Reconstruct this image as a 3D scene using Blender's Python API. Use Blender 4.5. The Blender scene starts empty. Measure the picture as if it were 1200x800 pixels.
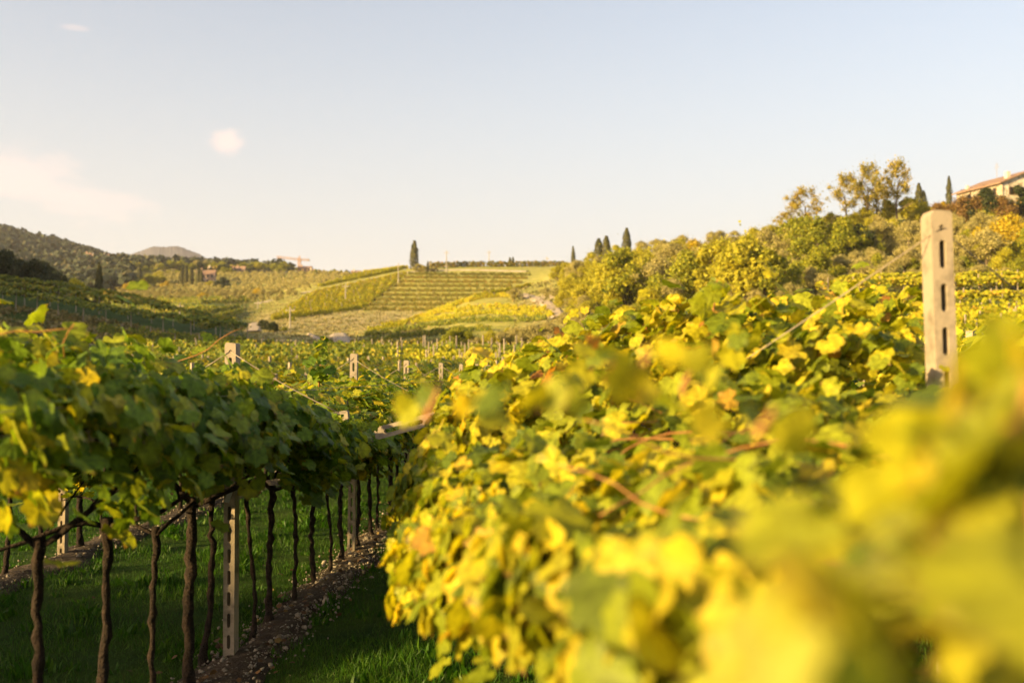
import bpy, bmesh, math, random
import numpy as np
from mathutils import Vector, Matrix
R = math.radians
rng = np.random.default_rng(7)
random.seed(7)
S = bpy.context.scene
C = S.collection

# ------------------------------------------------------------------ camera
CAMZ = 2.18
F = 1167.0                       # focal length in pixels of the 1200 px wide photograph (35 mm lens)
YAW = math.atan(57/F)            # the vine rows run along +Y, the camera looks a little left of them
HOR = 436.0
PITCH = math.atan((HOR-400)/F)
cam_d = bpy.data.cameras.new('camera'); cam = bpy.data.objects.new('camera', cam_d); C.objects.link(cam)
cam.location = (0, 0, CAMZ)
cam.rotation_euler = (R(90)+PITCH, 0, YAW)
cam_d.lens = 35; cam_d.sensor_width = 36; cam_d.clip_start = 0.02; cam_d.clip_end = 20000
cam_d.dof.use_dof = True; cam_d.dof.focus_distance = 9.0; cam_d.dof.aperture_fstop = 1.8
S.camera = cam

# ------------------------------------------------------------------ light
SUN_EL, SUN_AZ = R(12.5), R(-124)          # azimuth measured clockwise from +Y
w = bpy.data.worlds.new('World'); S.world = w; w.use_nodes = True
nt = w.node_tree; N = nt.nodes; L = nt.links
N.clear()
out = N.new('ShaderNodeOutputWorld'); bg = N.new('ShaderNodeBackground')
sky = N.new('ShaderNodeTexSky'); sky.sky_type = 'NISHITA'; sky.sun_disc = False
sky.sun_elevation = SUN_EL; sky.sun_rotation = SUN_AZ % (2*math.pi)
sky.altitude = 150; sky.air_density = 1.0; sky.dust_density = 3.0; sky.ozone_density = 1.5
bg.inputs['Strength'].default_value = 0.095
tc = N.new('ShaderNodeTexCoord')
def cloud(prev, direction, radius, squash, scale, seed, amount, col):
    """a soft cloud in the sky round a direction of the dome"""
    d = Vector(direction).normalized()
    sub = N.new('ShaderNodeVectorMath'); sub.operation = 'SUBTRACT'; L.new(tc.outputs['Generated'], sub.inputs[0]); sub.inputs[1].default_value = d
    sc = N.new('ShaderNodeVectorMath'); sc.operation = 'MULTIPLY'; L.new(sub.outputs[0], sc.inputs[0]); sc.inputs[1].default_value = (1, 1, squash)
    nz = N.new('ShaderNodeTexNoise'); nz.inputs['Scale'].default_value = scale; nz.inputs['Detail'].default_value = 7; nz.inputs['Roughness'].default_value = .58
    mp = N.new('ShaderNodeVectorMath'); mp.operation = 'ADD'; L.new(sc.outputs[0], mp.inputs[0]); mp.inputs[1].default_value = (seed, seed*.7, seed*1.3)
    L.new(mp.outputs[0], nz.inputs['Vector'])
    ln = N.new('ShaderNodeVectorMath'); ln.operation = 'LENGTH'; L.new(sc.outputs[0], ln.inputs[0])
    mr = N.new('ShaderNodeMapRange'); L.new(ln.outputs['Value'], mr.inputs[0]); mr.inputs[1].default_value = 0; mr.inputs[2].default_value = radius; mr.inputs[3].default_value = .55; mr.inputs[4].default_value = -.45
    ad = N.new('ShaderNodeMath'); ad.operation = 'ADD'; L.new(nz.outputs[0], ad.inputs[0]); L.new(mr.outputs[0], ad.inputs[1])
    m2 = N.new('ShaderNodeMapRange'); m2.interpolation_type = 'SMOOTHSTEP'; L.new(ad.outputs[0], m2.inputs[0]); m2.inputs[1].default_value = .52; m2.inputs[2].default_value = .95; m2.inputs[3].default_value = 0; m2.inputs[4].default_value = amount
    mx = N.new('ShaderNodeMix'); mx.data_type = 'RGBA'; L.new(m2.outputs[0], mx.inputs[0]); L.new(prev, mx.inputs[6]); mx.inputs[7].default_value = (*col, 1)
    return mx.outputs[2]
def ray(sx, sy):
    v = Vector(((sx-600)/F, (400-sy)/F, -1)); v.rotate(cam.rotation_euler); return v
SKYTINT = N.new('ShaderNodeMix'); SKYTINT.data_type = 'RGBA'; SKYTINT.blend_type = 'MULTIPLY'; SKYTINT.inputs[0].default_value = 1
L.new(sky.outputs[0], SKYTINT.inputs[6]); SKYTINT.inputs[7].default_value = (1.21, .98, .86, 1)
# pale haze of the evening air, thick at the horizon and thinning upward
sz_ = N.new('ShaderNodeSeparateXYZ'); L.new(tc.outputs['Generated'], sz_.inputs[0])
hz_ = N.new('ShaderNodeMapRange'); hz_.interpolation_type = 'SMOOTHSTEP'; L.new(sz_.outputs[2], hz_.inputs[0])
hz_.inputs[1].default_value = .0; hz_.inputs[2].default_value = .42; hz_.inputs[3].default_value = .85; hz_.inputs[4].default_value = .22
veil = N.new('ShaderNodeMix'); veil.data_type = 'RGBA'; L.new(hz_.outputs[0], veil.inputs[0]); L.new(SKYTINT.outputs[2], veil.inputs[6]); veil.inputs[7].default_value = (2.28, 2.24, 2.24, 1)
c = cloud(veil.outputs[2], ray(268, 168), .046, 1.4, 30, 3.1, .9, (3.15, 2.60, 2.42))
c = cloud(c, ray(20, 205), .13, 2.0, 20, 5.7, .62, (3.15, 2.60, 2.42))
c = cloud(c, ray(110, 240), .12, 3.0, 22, 9.2, .42, (3.15, 2.60, 2.42))
c = cloud(c, ray(88, 32), .026, 4.0, 24, 1.9, .35, (3.15, 2.60, 2.42))
L.new(c, bg.inputs['Color']); L.new(bg.outputs[0], out.inputs[0])

sd = bpy.data.lights.new('sun', 'SUN'); sun = bpy.data.objects.new('sun', sd); C.objects.link(sun)
sd.energy = 5.0; sd.angle = R(0.6); sd.color = (1, .68, .27)
tosun = Vector((math.sin(SUN_AZ)*math.cos(SUN_EL), math.cos(SUN_AZ)*math.cos(SUN_EL), math.sin(SUN_EL)))
sun.rotation_euler = tosun.to_track_quat('Z', 'Y').to_euler()
S.view_settings.view_transform = 'Standard'; S.view_settings.look = 'None'
S.view_settings.exposure = 1.85; S.view_settings.gamma = 1
S.render.engine = 'CYCLES'
cy = S.cycles
cy.use_denoising = True
cy.max_bounces = 6; cy.diffuse_bounces = 3; cy.glossy_bounces = 2; cy.transmission_bounces = 4; cy.volume_bounces = 0; cy.transparent_max_bounces = 4
cy.use_adaptive_sampling = True; cy.adaptive_threshold = 0.015
cy.sample_clamp_indirect = 4

# ------------------------------------------------------------------ helpers
def tag(o, label=None, cat=None, group=None, kind=None):
    if label: o['label'] = label
    if cat: o['category'] = cat
    if group: o['group'] = group
    if kind: o['kind'] = kind
    return o
def link(name, me, mat=None, parent=None):
    if mat and not me.materials: me.materials.append(mat)
    o = bpy.data.objects.new(name, me); C.objects.link(o)
    if parent: o.parent = parent
    return o
def empty(name, loc=(0, 0, 0), rz=0):
    o = bpy.data.objects.new(name, None); C.objects.link(o); o.location = loc; o.rotation_euler = (0, 0, rz); o.empty_display_size = .2
    return o
def npmesh(name, V, Fc, smooth=False):
    """V (n,3); Fc: list of (k, m) index arrays, each with its own corner count"""
    me = bpy.data.meshes.new(name)
    if not isinstance(Fc, list): Fc = [Fc]
    Fc = [f for f in Fc if len(f)]
    me.vertices.add(len(V)); me.vertices.foreach_set('co', np.asarray(V, np.float32).ravel())
    loops = np.concatenate([f.ravel() for f in Fc]).astype(np.int32)
    tot = np.concatenate([np.full(len(f), f.shape[1]) for f in Fc]).astype(np.int32)
    st = np.concatenate([[0], np.cumsum(tot)[:-1]]).astype(np.int32)
    me.loops.add(len(loops)); me.loops.foreach_set('vertex_index', loops)
    me.polygons.add(len(tot)); me.polygons.foreach_set('loop_start', st); me.polygons.foreach_set('loop_total', tot)
    if smooth: me.polygons.foreach_set('use_smooth', np.ones(len(tot), bool))
    me.update(calc_edges=True); me.validate()
    return me
class MB:
    """collects simple shapes into one mesh"""
    def __init__(s): s.v = []; s.f = []
    def add(s, v, f):
        n = len(s.v); s.v += [tuple(p) for p in v]; s.f += [tuple(i+n for i in q) for q in f]
    def box(s, x0, x1, y0, y1, z0, z1):
        s.add([(x0,y0,z0),(x1,y0,z0),(x1,y1,z0),(x0,y1,z0),(x0,y0,z1),(x1,y0,z1),(x1,y1,z1),(x0,y1,z1)],
              [(0,3,2,1),(4,5,6,7),(0,1,5,4),(1,2,6,5),(2,3,7,6),(3,0,4,7)])
    def tube(s, pts, rad, n=8, lump=0):
        pts = [Vector(p) for p in pts]; k = len(pts); rings = []
        up = Vector((.3, .2, 1)).normalized(); V = []
        for i, p in enumerate(pts):
            t = (pts[min(i+1, k-1)]-pts[max(i-1, 0)]).normalized()
            a = t.cross(Vector((1, .13, .07))).normalized(); b = t.cross(a)
            r = rad[i] if hasattr(rad, '__len__') else rad
            for j in range(n):
                an = 2*math.pi*j/n; rr = r*(1+lump*random.uniform(-1, 1))
                V.append(p+(a*math.cos(an)+b*math.sin(an))*rr)
        Fq = [(i*n+j, i*n+(j+1) % n, (i+1)*n+(j+1) % n, (i+1)*n+j) for i in range(k-1) for j in range(n)]
        Fq += [tuple(range(n))[::-1], tuple((k-1)*n+j for j in range(n))]
        s.add(V, Fq)
    def mesh(s, name, smooth=False):
        me = bpy.data.meshes.new(name); me.from_pydata(s.v, [], s.f)
        if smooth: me.polygons.foreach_set('use_smooth', [True]*len(me.polygons))
        me.update(); return me
    def build(s, name, mat, parent=None, smooth=False): return link(name, s.mesh(name, smooth), mat, parent)
def copy_tree(o, parent=None):
    c_ = o.copy(); C.objects.link(c_); c_.parent = parent
    for ch in KIDS.get(o.name, []): copy_child(ch, c_)
    return c_
KIDS = {}
def copy_child(ch, p):
    d = ch.copy(); C.objects.link(d); d.parent = p
    return d

# ------------------------------------------------------------------ materials
def mat(name, col, rough=.85, noise=None, bump=None, spec=.3):
    col = tuple(c_*.62 for c_ in col)
    if noise: noise = (noise[0], tuple(c_*.62 for c_ in noise[1]), noise[2], noise[3])
    """noise = (scale, other colour, contrast lo, hi); bump = (scale, strength, distance)"""
    m = bpy.data.materials.new(name); m.use_nodes = True; nt = m.node_tree; b = nt.nodes['Principled BSDF']
    b.inputs['Base Color'].default_value = (*col, 1); b.inputs['Roughness'].default_value = rough; b.inputs['Specular IOR Level'].default_value = spec
    tcx = nt.nodes.new('ShaderNodeTexCoord')
    if noise:
        nz = nt.nodes.new('ShaderNodeTexNoise'); nz.inputs['Scale'].default_value = noise[0]; nz.inputs['Detail'].default_value = 6; nz.inputs['Roughness'].default_value = .6
        nt.links.new(tcx.outputs['Object'], nz.inputs['Vector'])
        mr = nt.nodes.new('ShaderNodeMapRange'); mr.inputs[1].default_value = noise[2]; mr.inputs[2].default_value = noise[3]
        mx = nt.nodes.new('ShaderNodeMix'); mx.data_type = 'RGBA'; mx.inputs[6].default_value = (*col, 1); mx.inputs[7].default_value = (*noise[1], 1)
        nt.links.new(nz.outputs[0], mr.inputs[0]); nt.links.new(mr.outputs[0], mx.inputs[0]); nt.links.new(mx.outputs[2], b.inputs['Base Color'])
    if bump:
        nz = nt.nodes.new('ShaderNodeTexNoise'); nz.inputs['Scale'].default_value = bump[0]; nz.inputs['Detail'].default_value = 8
        nt.links.new(tcx.outputs['Object'], nz.inputs['Vector'])
        bp = nt.nodes.new('ShaderNodeBump'); bp.inputs['Strength'].default_value = bump[1]; bp.inputs['Distance'].default_value = bump[2]
        nt.links.new(nz.outputs[0], bp.inputs['Height']); nt.links.new(bp.outputs[0], b.inputs['Normal'])
    return m
LEAFK = .62
def leafmat(name, stops, trans=.35, rough=.5, veins=False, tint=(1.5, 1.35, .5)):
    """leaf colours drawn per leaf from a ramp, with light passing through"""
    stops = [(p_, tuple(v*LEAFK for v in c_)) for p_, c_ in stops]
    m = bpy.data.materials.new(name); m.use_nodes = True; nt = m.node_tree; NN = nt.nodes; LL = nt.links
    b = NN['Principled BSDF']; o = NN['Material Output']
    g = NN.new('ShaderNodeNewGeometry'); oi = NN.new('ShaderNodeObjectInfo')
    a1 = NN.new('ShaderNodeMath'); a1.operation = 'MULTIPLY_ADD'; LL.new(oi.outputs['Random'], a1.inputs[0]); a1.inputs[1].default_value = .22; a1.inputs[2].default_value = -.11
    a2 = NN.new('ShaderNodeMath'); a2.operation = 'ADD'; a2.use_clamp = True; LL.new(g.outputs['Random Per Island'], a2.inputs[0]); LL.new(a1.outputs[0], a2.inputs[1])
    rp = NN.new('ShaderNodeValToRGB'); el = rp.color_ramp.elements
    while len(el) < len(stops): el.new(.5)
    for e, (p, c_) in zip(el, stops): e.position = p; e.color = (*c_, 1)
    LL.new(a2.outputs[0], rp.inputs[0])
    col = rp.outputs[0]
    if veins:
        # the leaf's own plane: main veins, mottling and dry, browned margins
        def mth(op, a, b_=None, clamp=False):
            n_ = NN.new('ShaderNodeMath'); n_.operation = op; n_.use_clamp = clamp
            for i, v in enumerate((a, b_)):
                if v is None: continue
                if isinstance(v, (int, float)): n_.inputs[i].default_value = v
                else: LL.new(v, n_.inputs[i])
            return n_.outputs[0]
        def mixc(f, a, b_):
            mx = NN.new('ShaderNodeMix'); mx.data_type = 'RGBA'; LL.new(f, mx.inputs[0])
            for i, v in ((6, a), (7, b_)):
                if isinstance(v, tuple): mx.inputs[i].default_value = (*v, 1)
                else: LL.new(v, mx.inputs[i])
            return mx.outputs[2]
        at = NN.new('ShaderNodeAttribute'); at.attribute_name = 'leaf'; sp = NN.new('ShaderNodeSeparateXYZ'); LL.new(at.outputs['Vector'], sp.inputs[0])
        ax = mth('ABSOLUTE', sp.outputs[0]); yy = sp.outputs[1]; ln = NN.new('ShaderNodeVectorMath'); ln.operation = 'LENGTH'; LL.new(at.outputs['Vector'], ln.inputs[0]); rr_ = ln.outputs['Value']
        ang = mth('ARCTAN2', ax, yy); dd = mth('MINIMUM', mth('MINIMUM', ang, mth('ABSOLUTE', mth('SUBTRACT', ang, .87))), mth('ABSOLUTE', mth('SUBTRACT', ang, 1.95)))
        vd = mth('MULTIPLY', dd, rr_); vm = mth('SUBTRACT', 1, mth('DIVIDE', vd, .045), True)
        off = NN.new('ShaderNodeVectorMath'); off.operation = 'ADD'; LL.new(at.outputs['Vector'], off.inputs[0]); cb = NN.new('ShaderNodeCombineXYZ'); LL.new(mth('MULTIPLY', g.outputs['Random Per Island'], 90), cb.inputs[2]); LL.new(cb.outputs[0], off.inputs[1])
        nz = NN.new('ShaderNodeTexNoise'); nz.inputs['Scale'].default_value = 2.6; nz.inputs['Detail'].default_value = 5; LL.new(off.outputs[0], nz.inputs['Vector'])
        mr = NN.new('ShaderNodeMapRange'); LL.new(nz.outputs[0], mr.inputs[0]); mr.inputs[1].default_value = .3; mr.inputs[2].default_value = .7; mr.inputs[3].default_value = .62; mr.inputs[4].default_value = 1.35
        mm = NN.new('ShaderNodeVectorMath'); mm.operation = 'SCALE'; LL.new(col, mm.inputs[0]); LL.new(mr.outputs[0], mm.inputs['Scale'])
        edge = mth('MULTIPLY', mth('SUBTRACT', mth('ADD', rr_, mth('MULTIPLY', nz.outputs[0], .9)), 1.22, True), 4.0, True)
        edge = mth('MULTIPLY', edge, mth('GREATER_THAN', a2.outputs[0], .45))
        col = mixc(edge, mm.outputs[0], (.20*LEAFK, .11*LEAFK, .03*LEAFK))
        lighter = NN.new('ShaderNodeVectorMath'); lighter.operation = 'MULTIPLY_ADD'; LL.new(col, lighter.inputs[0]); lighter.inputs[1].default_value = (1.35, 1.35, 1.3); lighter.inputs[2].default_value = (.03, .035, .01)
        col = mixc(mth('MULTIPLY', vm, .75), col, lighter.outputs[0])
    LL.new(col, b.inputs['Base Color']); b.inputs['Roughness'].default_value = rough; b.inputs['Specular IOR Level'].default_value = .22
    t = NN.new('ShaderNodeBsdfTranslucent'); tm = NN.new('ShaderNodeVectorMath'); tm.operation = 'MULTIPLY'; LL.new(col, tm.inputs[0]); tm.inputs[1].default_value = tint
    LL.new(tm.outputs[0], t.inputs[0])
    mix = NN.new('ShaderNodeMixShader'); mix.inputs[0].default_value = trans; LL.new(b.outputs[0], mix.inputs[1]); LL.new(t.outputs[0], mix.inputs[2]); LL.new(mix.outputs[0], o.inputs[0])
    return m
M = {}
M['vine_left'] = leafmat('vine_leaf_green', [(0, (.10, .20, .02)), (.4, (.21, .33, .025)), (.7, (.36, .44, .03)), (.9, (.56, .56, .04)), (1, (.66, .54, .05))], .48, .5, True)
M['vine_right'] = leafmat('vine_leaf_golden', [(0, (.15, .22, .02)), (.22, (.30, .38, .022)), (.5, (.48, .52, .025)), (.8, (.68, .62, .03)), (.955, (.82, .66, .04)), (1, (.58, .28, .06))], .48, .5, True)  # golden from autumn yellowing and from sunlight put into the ramp
M['vine_near'] = leafmat('vine_leaf_near', [(0, (.14, .19, .02)), (.3, (.26, .33, .02)), (.6, (.42, .45, .025)), (.85, (.58, .55, .03)), (1, (.70, .58, .03))], .42, .5, True)
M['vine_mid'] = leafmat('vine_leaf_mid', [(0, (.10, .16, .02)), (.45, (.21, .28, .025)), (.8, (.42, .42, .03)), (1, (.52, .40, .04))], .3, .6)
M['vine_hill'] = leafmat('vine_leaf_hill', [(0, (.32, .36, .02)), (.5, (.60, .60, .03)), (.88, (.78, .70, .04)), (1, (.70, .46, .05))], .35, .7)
M['vine_terrace'] = leafmat('vine_leaf_terrace', [(0, (.09, .115, .02)), (.5, (.18, .19, .025)), (.9, (.34, .28, .03)), (1, (.40, .24, .04))], .25, .7)  # darker ramp: shade on the terrace row fronts put into the leaf colour
M['olive'] = leafmat('olive_foliage', [(0, (.30, .29, .09)), (.5, (.54, .49, .16)), (1, (.72, .62, .25))], .28, .6, tint=(1.1, 1.05, .7))
M['broad'] = leafmat('broadleaf_foliage', [(0, (.36, .37, .03)), (.5, (.56, .55, .04)), (1, (.76, .68, .05))], .40, .6)
M['green'] = leafmat('green_foliage', [(0, (.20, .25, .022)), (.5, (.36, .40, .03)), (1, (.58, .55, .04))], .35, .6)
M['dark'] = leafmat('dark_foliage', [(0, (.025, .045, .014)), (.6, (.05, .075, .02)), (1, (.10, .11, .03))], .2, .6)
M['yellow'] = leafmat('yellow_foliage', [(0, (.40, .34, .02)), (.6, (.70, .55, .03)), (1, (.80, .60, .05))], .35, .6)
M['rusty'] = leafmat('rusty_foliage', [(0, (.16, .10, .03)), (.6, (.30, .18, .05)), (1, (.38, .24, .07))], .25, .6)
M['airy'] = leafmat('acacia_foliage', [(0, (.26, .27, .04)), (.6, (.50, .44, .07)), (1, (.66, .48, .08))], .35, .6)
M['cypress'] = leafmat('cypress_foliage', [(0, (.06, .075, .028)), (.6, (.12, .125, .04)), (1, (.22, .19, .055))], .1, .7, tint=(1.1, 1, .6))
M['wood'] = leafmat('wood_foliage', [(0, (.05, .07, .03)), (.8, (.07, .09, .045)), (1, (.14, .12, .05))], .1, .7, tint=(1, 1, .8))
M['grass'] = leafmat('grass_blades', [(0, (.03, .11, .004)), (.6, (.055, .17, .007)), (1, (.11, .22, .014))], .35, .5, tint=(1.2, 1.3, .4))
M['scrub'] = leafmat('scrub_foliage', [(0, (.15, .17, .04)), (.5, (.32, .29, .09)), (1, (.50, .40, .17))], .2, .7, tint=(1.1, 1, .7))
M['bark'] = mat('vine_bark', (.016, .011, .008), .95, (18, (.05, .033, .024), .4, .65), (60, 1.0, .02))
M['trunk'] = mat('tree_bark', (.13, .10, .07), .95, (6, (.20, .15, .10), .4, .6), (25, .8, .02))
M['cane'] = mat('vine_cane', (.46, .20, .05), .6, (20, (.60, .32, .10), .4, .6))
M['concrete'] = mat('old_concrete', (.46, .395, .30), .95, (11, (.26, .225, .17), .48, .66), (120, .8, .003))
M['wire'] = mat('galvanised_wire', (.40, .34, .25), .5)
M['stone'] = mat('pale_limestone', (.42, .38, .31), .9, (14, (.16, .135, .10), .4, .6), (40, .5, .004))
M['soil'] = mat('stony_soil', (.06, .044, .03), 1, (9, (.13, .10, .072), .5, .62), (45, 1, .02))
M['track'] = mat('pale_track', (.52, .44, .33), 1, (.8, (.40, .33, .22), .45, .6))
M['path'] = mat('chalk_path', (.58, .50, .38), 1, (.6, (.42, .36, .22), .45, .62))
M['plaster'] = mat('cream_plaster', (.95, .88, .70), .9, (1.2, (.50, .42, .30), .45, .6))
M['rubble'] = mat('rubble_wall', (.75, .67, .52), .95, (3, (.28, .23, .17), .4, .6), (6, .8, .05))
M['pink'] = mat('pink_plaster', (.66, .50, .38), .9, (1, (.46, .30, .21), .4, .6))
M['white_pl'] = mat('white_plaster', (.72, .68, .60), .9)
M['orange_pl'] = mat('orange_plaster', (.66, .42, .18), .9)
M['tile'] = mat('terracotta_tiles', (.30, .18, .12), .9, (3, (.42, .29, .20), .4, .6), (12, .6, .05))
M['glass'] = mat('dark_window', (.03, .03, .03), .2)
M['shutter'] = mat('brown_shutter', (.14, .08, .05), .7)
M['pole'] = mat('weathered_pole', (.46, .42, .35), .9)
M['crane'] = mat('red_crane_paint', (.62, .42, .30), .6)
M['grape'] = mat('dark_grapes', (.025, .015, .035), .35)
M['card'] = mat('white_card', (.65, .65, .62), .6)
M['netting'] = mat('dark_netting', (.07, .065, .06), .9)
M['asphalt'] = mat('asphalt', (.12, .12, .13), .8)
M['asphalt'] = M['asphalt']

# terrain material: grass, dry grass and bare earth by a painted mask of what grows there
m = bpy.data.materials.new('terrain'); m.use_nodes = True; nt = m.node_tree; NN = nt.nodes; LL = nt.links; b = NN['Principled BSDF']
b.inputs['Roughness'].default_value = 1; b.inputs['Specular IOR Level'].default_value = .1
at = NN.new('ShaderNodeAttribute'); at.attribute_name = 'cover'; sp = NN.new('ShaderNodeSeparateColor'); LL.new(at.outputs['Color'], sp.inputs[0])
tcx = NN.new('ShaderNodeTexCoord')
def nz(scale, detail=7, rough=.65):
    n_ = NN.new('ShaderNodeTexNoise'); n_.inputs['Scale'].default_value = scale; n_.inputs['Detail'].default_value = detail; n_.inputs['Roughness'].default_value = rough
    LL.new(tcx.outputs['Object'], n_.inputs['Vector']); return n_.outputs[0]
def ramp2(f, lo, hi, a, b_):
    mr = NN.new('ShaderNodeMapRange'); LL.new(f, mr.inputs[0]); mr.inputs[1].default_value = lo; mr.inputs[2].default_value = hi
    mx = NN.new('ShaderNodeMix'); mx.data_type = 'RGBA'; LL.new(mr.outputs[0], mx.inputs[0])
    for i, v in ((6, a), (7, b_)):
        if isinstance(v, tuple): mx.inputs[i].default_value = (*[e*.62 for e in v], 1)
        else: LL.new(v, mx.inputs[i])
    return mx.outputs[2]
grass_c = ramp2(nz(.9), .35, .65, (.025, .07, .008), (.06, .11, .015))
dry_c = ramp2(nz(.35), .38, .62, (.60, .54, .14), (.40, .42, .08))
earth_c = ramp2(nz(.5, 9, .75), .42, .58, (.62, .50, .24), (.34, .33, .10))
wood_c = ramp2(nz(.04), .4, .6, (.055, .07, .03), (.10, .10, .04))
c1 = ramp2(sp.outputs[0], 0, 1, grass_c, dry_c)
c2 = ramp2(sp.outputs[1], 0, 1, c1, earth_c)
c3 = ramp2(sp.outputs[2], 0, 1, c2, wood_c)
LL.new(c3, b.inputs['Base Color'])
bp = NN.new('ShaderNodeBump'); bp.inputs['Strength'].default_value = .8; bp.inputs['Distance'].default_value = .25; LL.new(nz(2.2, 8, .7), bp.inputs['Height']); LL.new(bp.outputs[0], b.inputs['Normal'])
M['terrain'] = m

# ------------------------------------------------------------------ terrain
# profiles of the land: bearing (as a column of the view) -> (distance, elevation given as the line of sight's height or 'z')
Zf = lambda z: ('z', z)
COLS = {
 -500: [(25,Zf(0)),(60,Zf(3)),(100,Zf(10)),(150,Zf(24)),(220,Zf(34)),(300,Zf(30)),(500,Zf(40)),(900,Zf(120)),(1500,Zf(90)),(5000,Zf(60))],
 -150: [(25,Zf(0)),(60,Zf(1.5)),(90,Zf(6)),(130,Zf(13)),(180,Zf(22)),(230,Zf(24)),(330,Zf(24)),(500,Zf(45)),(900,Zf(135)),(1400,Zf(100)),(5000,Zf(60))],
 0:   [(25,Zf(0)),(60,Zf(.8)),(90,408),(100,398),(112,368),(128,352),(140,348),(170,340),(200,345),(300,355),(420,345),(600,325),(900,271),(1300,285),(5000,380)],
 75:  [(25,Zf(0)),(60,Zf(.8)),(90,414),(100,405),(108,376),(124,364),(136,356),(160,352),(200,365),(300,360),(420,350),(600,325),(900,288),(1300,300),(5000,380)],
 150: [(25,Zf(0)),(60,Zf(.8)),(85,421),(100,412),(108,389),(124,375),(138,364),(150,362),(190,390),(280,375),(370,352),(450,336),(540,320),(620,311),(900,315),(5000,400)],
 230: [(25,Zf(0)),(60,Zf(.8)),(85,421),(100,413),(110,398),(124,389),(132,384),(170,398),(210,384),(300,357),(370,350),(450,333),(540,318),(620,312),(900,325),(5000,400)],
 290: [(25,Zf(0)),(60,Zf(.8)),(85,420),(100,415),(112,407),(128,402),(150,408),(190,395),(230,381),(280,364),(340,351),(430,336),(540,320),(620,313),(900,325),(5000,400)],
 330: [(25,Zf(0)),(60,Zf(.8)),(85,420),(105,416),(130,410),(160,403),(200,388),(235,375),(300,352),(350,341),(430,332),(540,321),(620,315),(900,325),(5000,400)],
 400: [(25,Zf(0)),(60,Zf(.8)),(85,420),(105,415),(140,411),(175,398),(210,383),(235,373),(280,354),(345,331),(375,326),(430,321),(520,319),(620,325),(900,345),(5000,400)],
 480: [(25,Zf(0)),(60,Zf(.8)),(85,420),(105,414),(125,408),(155,393),(185,378),(200,381),(225,376),(245,366),(290,343),(335,321),(350,318),(375,313),(420,316),(900,350),(5000,400)],
 560: [(25,Zf(0)),(60,Zf(.8)),(85,421),(105,415),(125,405),(150,384),(175,365),(205,346),(225,352),(250,350),(300,332),(345,317),(355,315),(380,311),(430,316),(900,350),(5000,400)],
 620: [(25,Zf(0)),(60,Zf(.9)),(85,421),(105,414),(125,404),(150,379),(175,361),(215,337),(235,334),(260,340),(310,327),(345,317),(380,311),(430,316),(900,350),(5000,400)],
 660: [(25,Zf(0)),(60,Zf(1)),(85,420),(105,410),(125,396),(150,372),(175,352),(215,333),(260,322),(320,316),(380,311),(430,316),(900,350),(5000,400)],
 720: [(25,Zf(.1)),(60,Zf(1.5)),(85,410),(105,393),(130,370),(160,346),(190,325),(225,306),(250,300),(300,305),(900,350),(5000,400)],
 850: [(25,Zf(.3)),(60,Zf(2)),(80,402),(100,380),(125,354),(150,330),(180,307),(215,288),(240,283),(300,290),(900,350),(5000,400)],
 950: [(25,Zf(.4)),(55,Zf(2.2)),(75,400),(92,378),(110,352),(140,322),(170,295),(205,268),(230,260),(300,270),(900,350),(5000,400)],
 1050:[(25,Zf(.5)),(50,Zf(2.2)),(70,398),(86,379),(90,370),(108,351),(112,346),(140,318),(170,292),(205,262),(235,246),(300,246),(900,350),(5000,400)],
 1130:[(25,Zf(.6)),(50,Zf(2.3)),(70,396),(86,377),(90,368),(108,350),(112,345),(140,315),(170,287),(205,257),(235,241),(300,240),(900,340),(5000,400)],
 1250:[(25,Zf(.6)),(50,Zf(2.4)),(70,395),(86,375),(90,366),(108,348),(112,343),(140,312),(170,283),(205,252),(235,232),(300,232),(900,340),(5000,400)],
 1700:[(25,Zf(.6)),(50,Zf(3)),(80,Zf(8)),(120,Zf(16)),(200,Zf(34)),(300,Zf(40)),(900,Zf(60)),(5000,Zf(60))]}
sxk = sorted(COLS)
LD = np.linspace(math.log(20), math.log(5000), 700); DD = np.exp(LD)
SXG = np.arange(-500, 1701, 10.0)
tab = np.zeros((len(sxk), len(DD)))
for i, k in enumerate(sxk):
    ds = [0.0]+[e[0] for e in COLS[k]]
    zs = [0.0]+[(e[1][1] if isinstance(e[1], tuple) else CAMZ+e[0]*(HOR-e[1])/F) for e in COLS[k]]
    tab[i] = np.interp(DD, ds, zs)
TAB = np.zeros((len(SXG), len(DD)))
for j in range(len(DD)):
    TAB[:, j] = np.interp(SXG, sxk, tab[:, j])
def blur(A, axis, sig):
    k = np.arange(-int(3*sig), int(3*sig)+1); g = np.exp(-k*k/2/sig/sig); g /= g.sum()
    P = [(0, 0), (0, 0)]; P[axis] = (len(k)//2,)*2
    B = np.pad(A, P, mode='edge')
    return np.apply_along_axis(lambda r: np.convolve(r, g, 'valid'), axis, B)
TAB = blur(TAB, 1, 2.2); TAB = blur(TAB, 0, 1.3)
def sx_depth(x, y):
    """bearing column and depth along the view of a world point"""
    x = np.asarray(x, float); y = np.asarray(y, float)
    fx, fy = -math.sin(YAW), math.cos(YAW)
    dep = x*fx+y*fy; lat = x*fy-y*fx
    th = np.arctan2(lat, dep); r = np.hypot(x, y)
    tc_ = np.clip(th, math.atan(-1100/F), math.atan(1100/F))
    return 600+F*np.tan(tc_), r*np.cos(tc_), th
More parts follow.
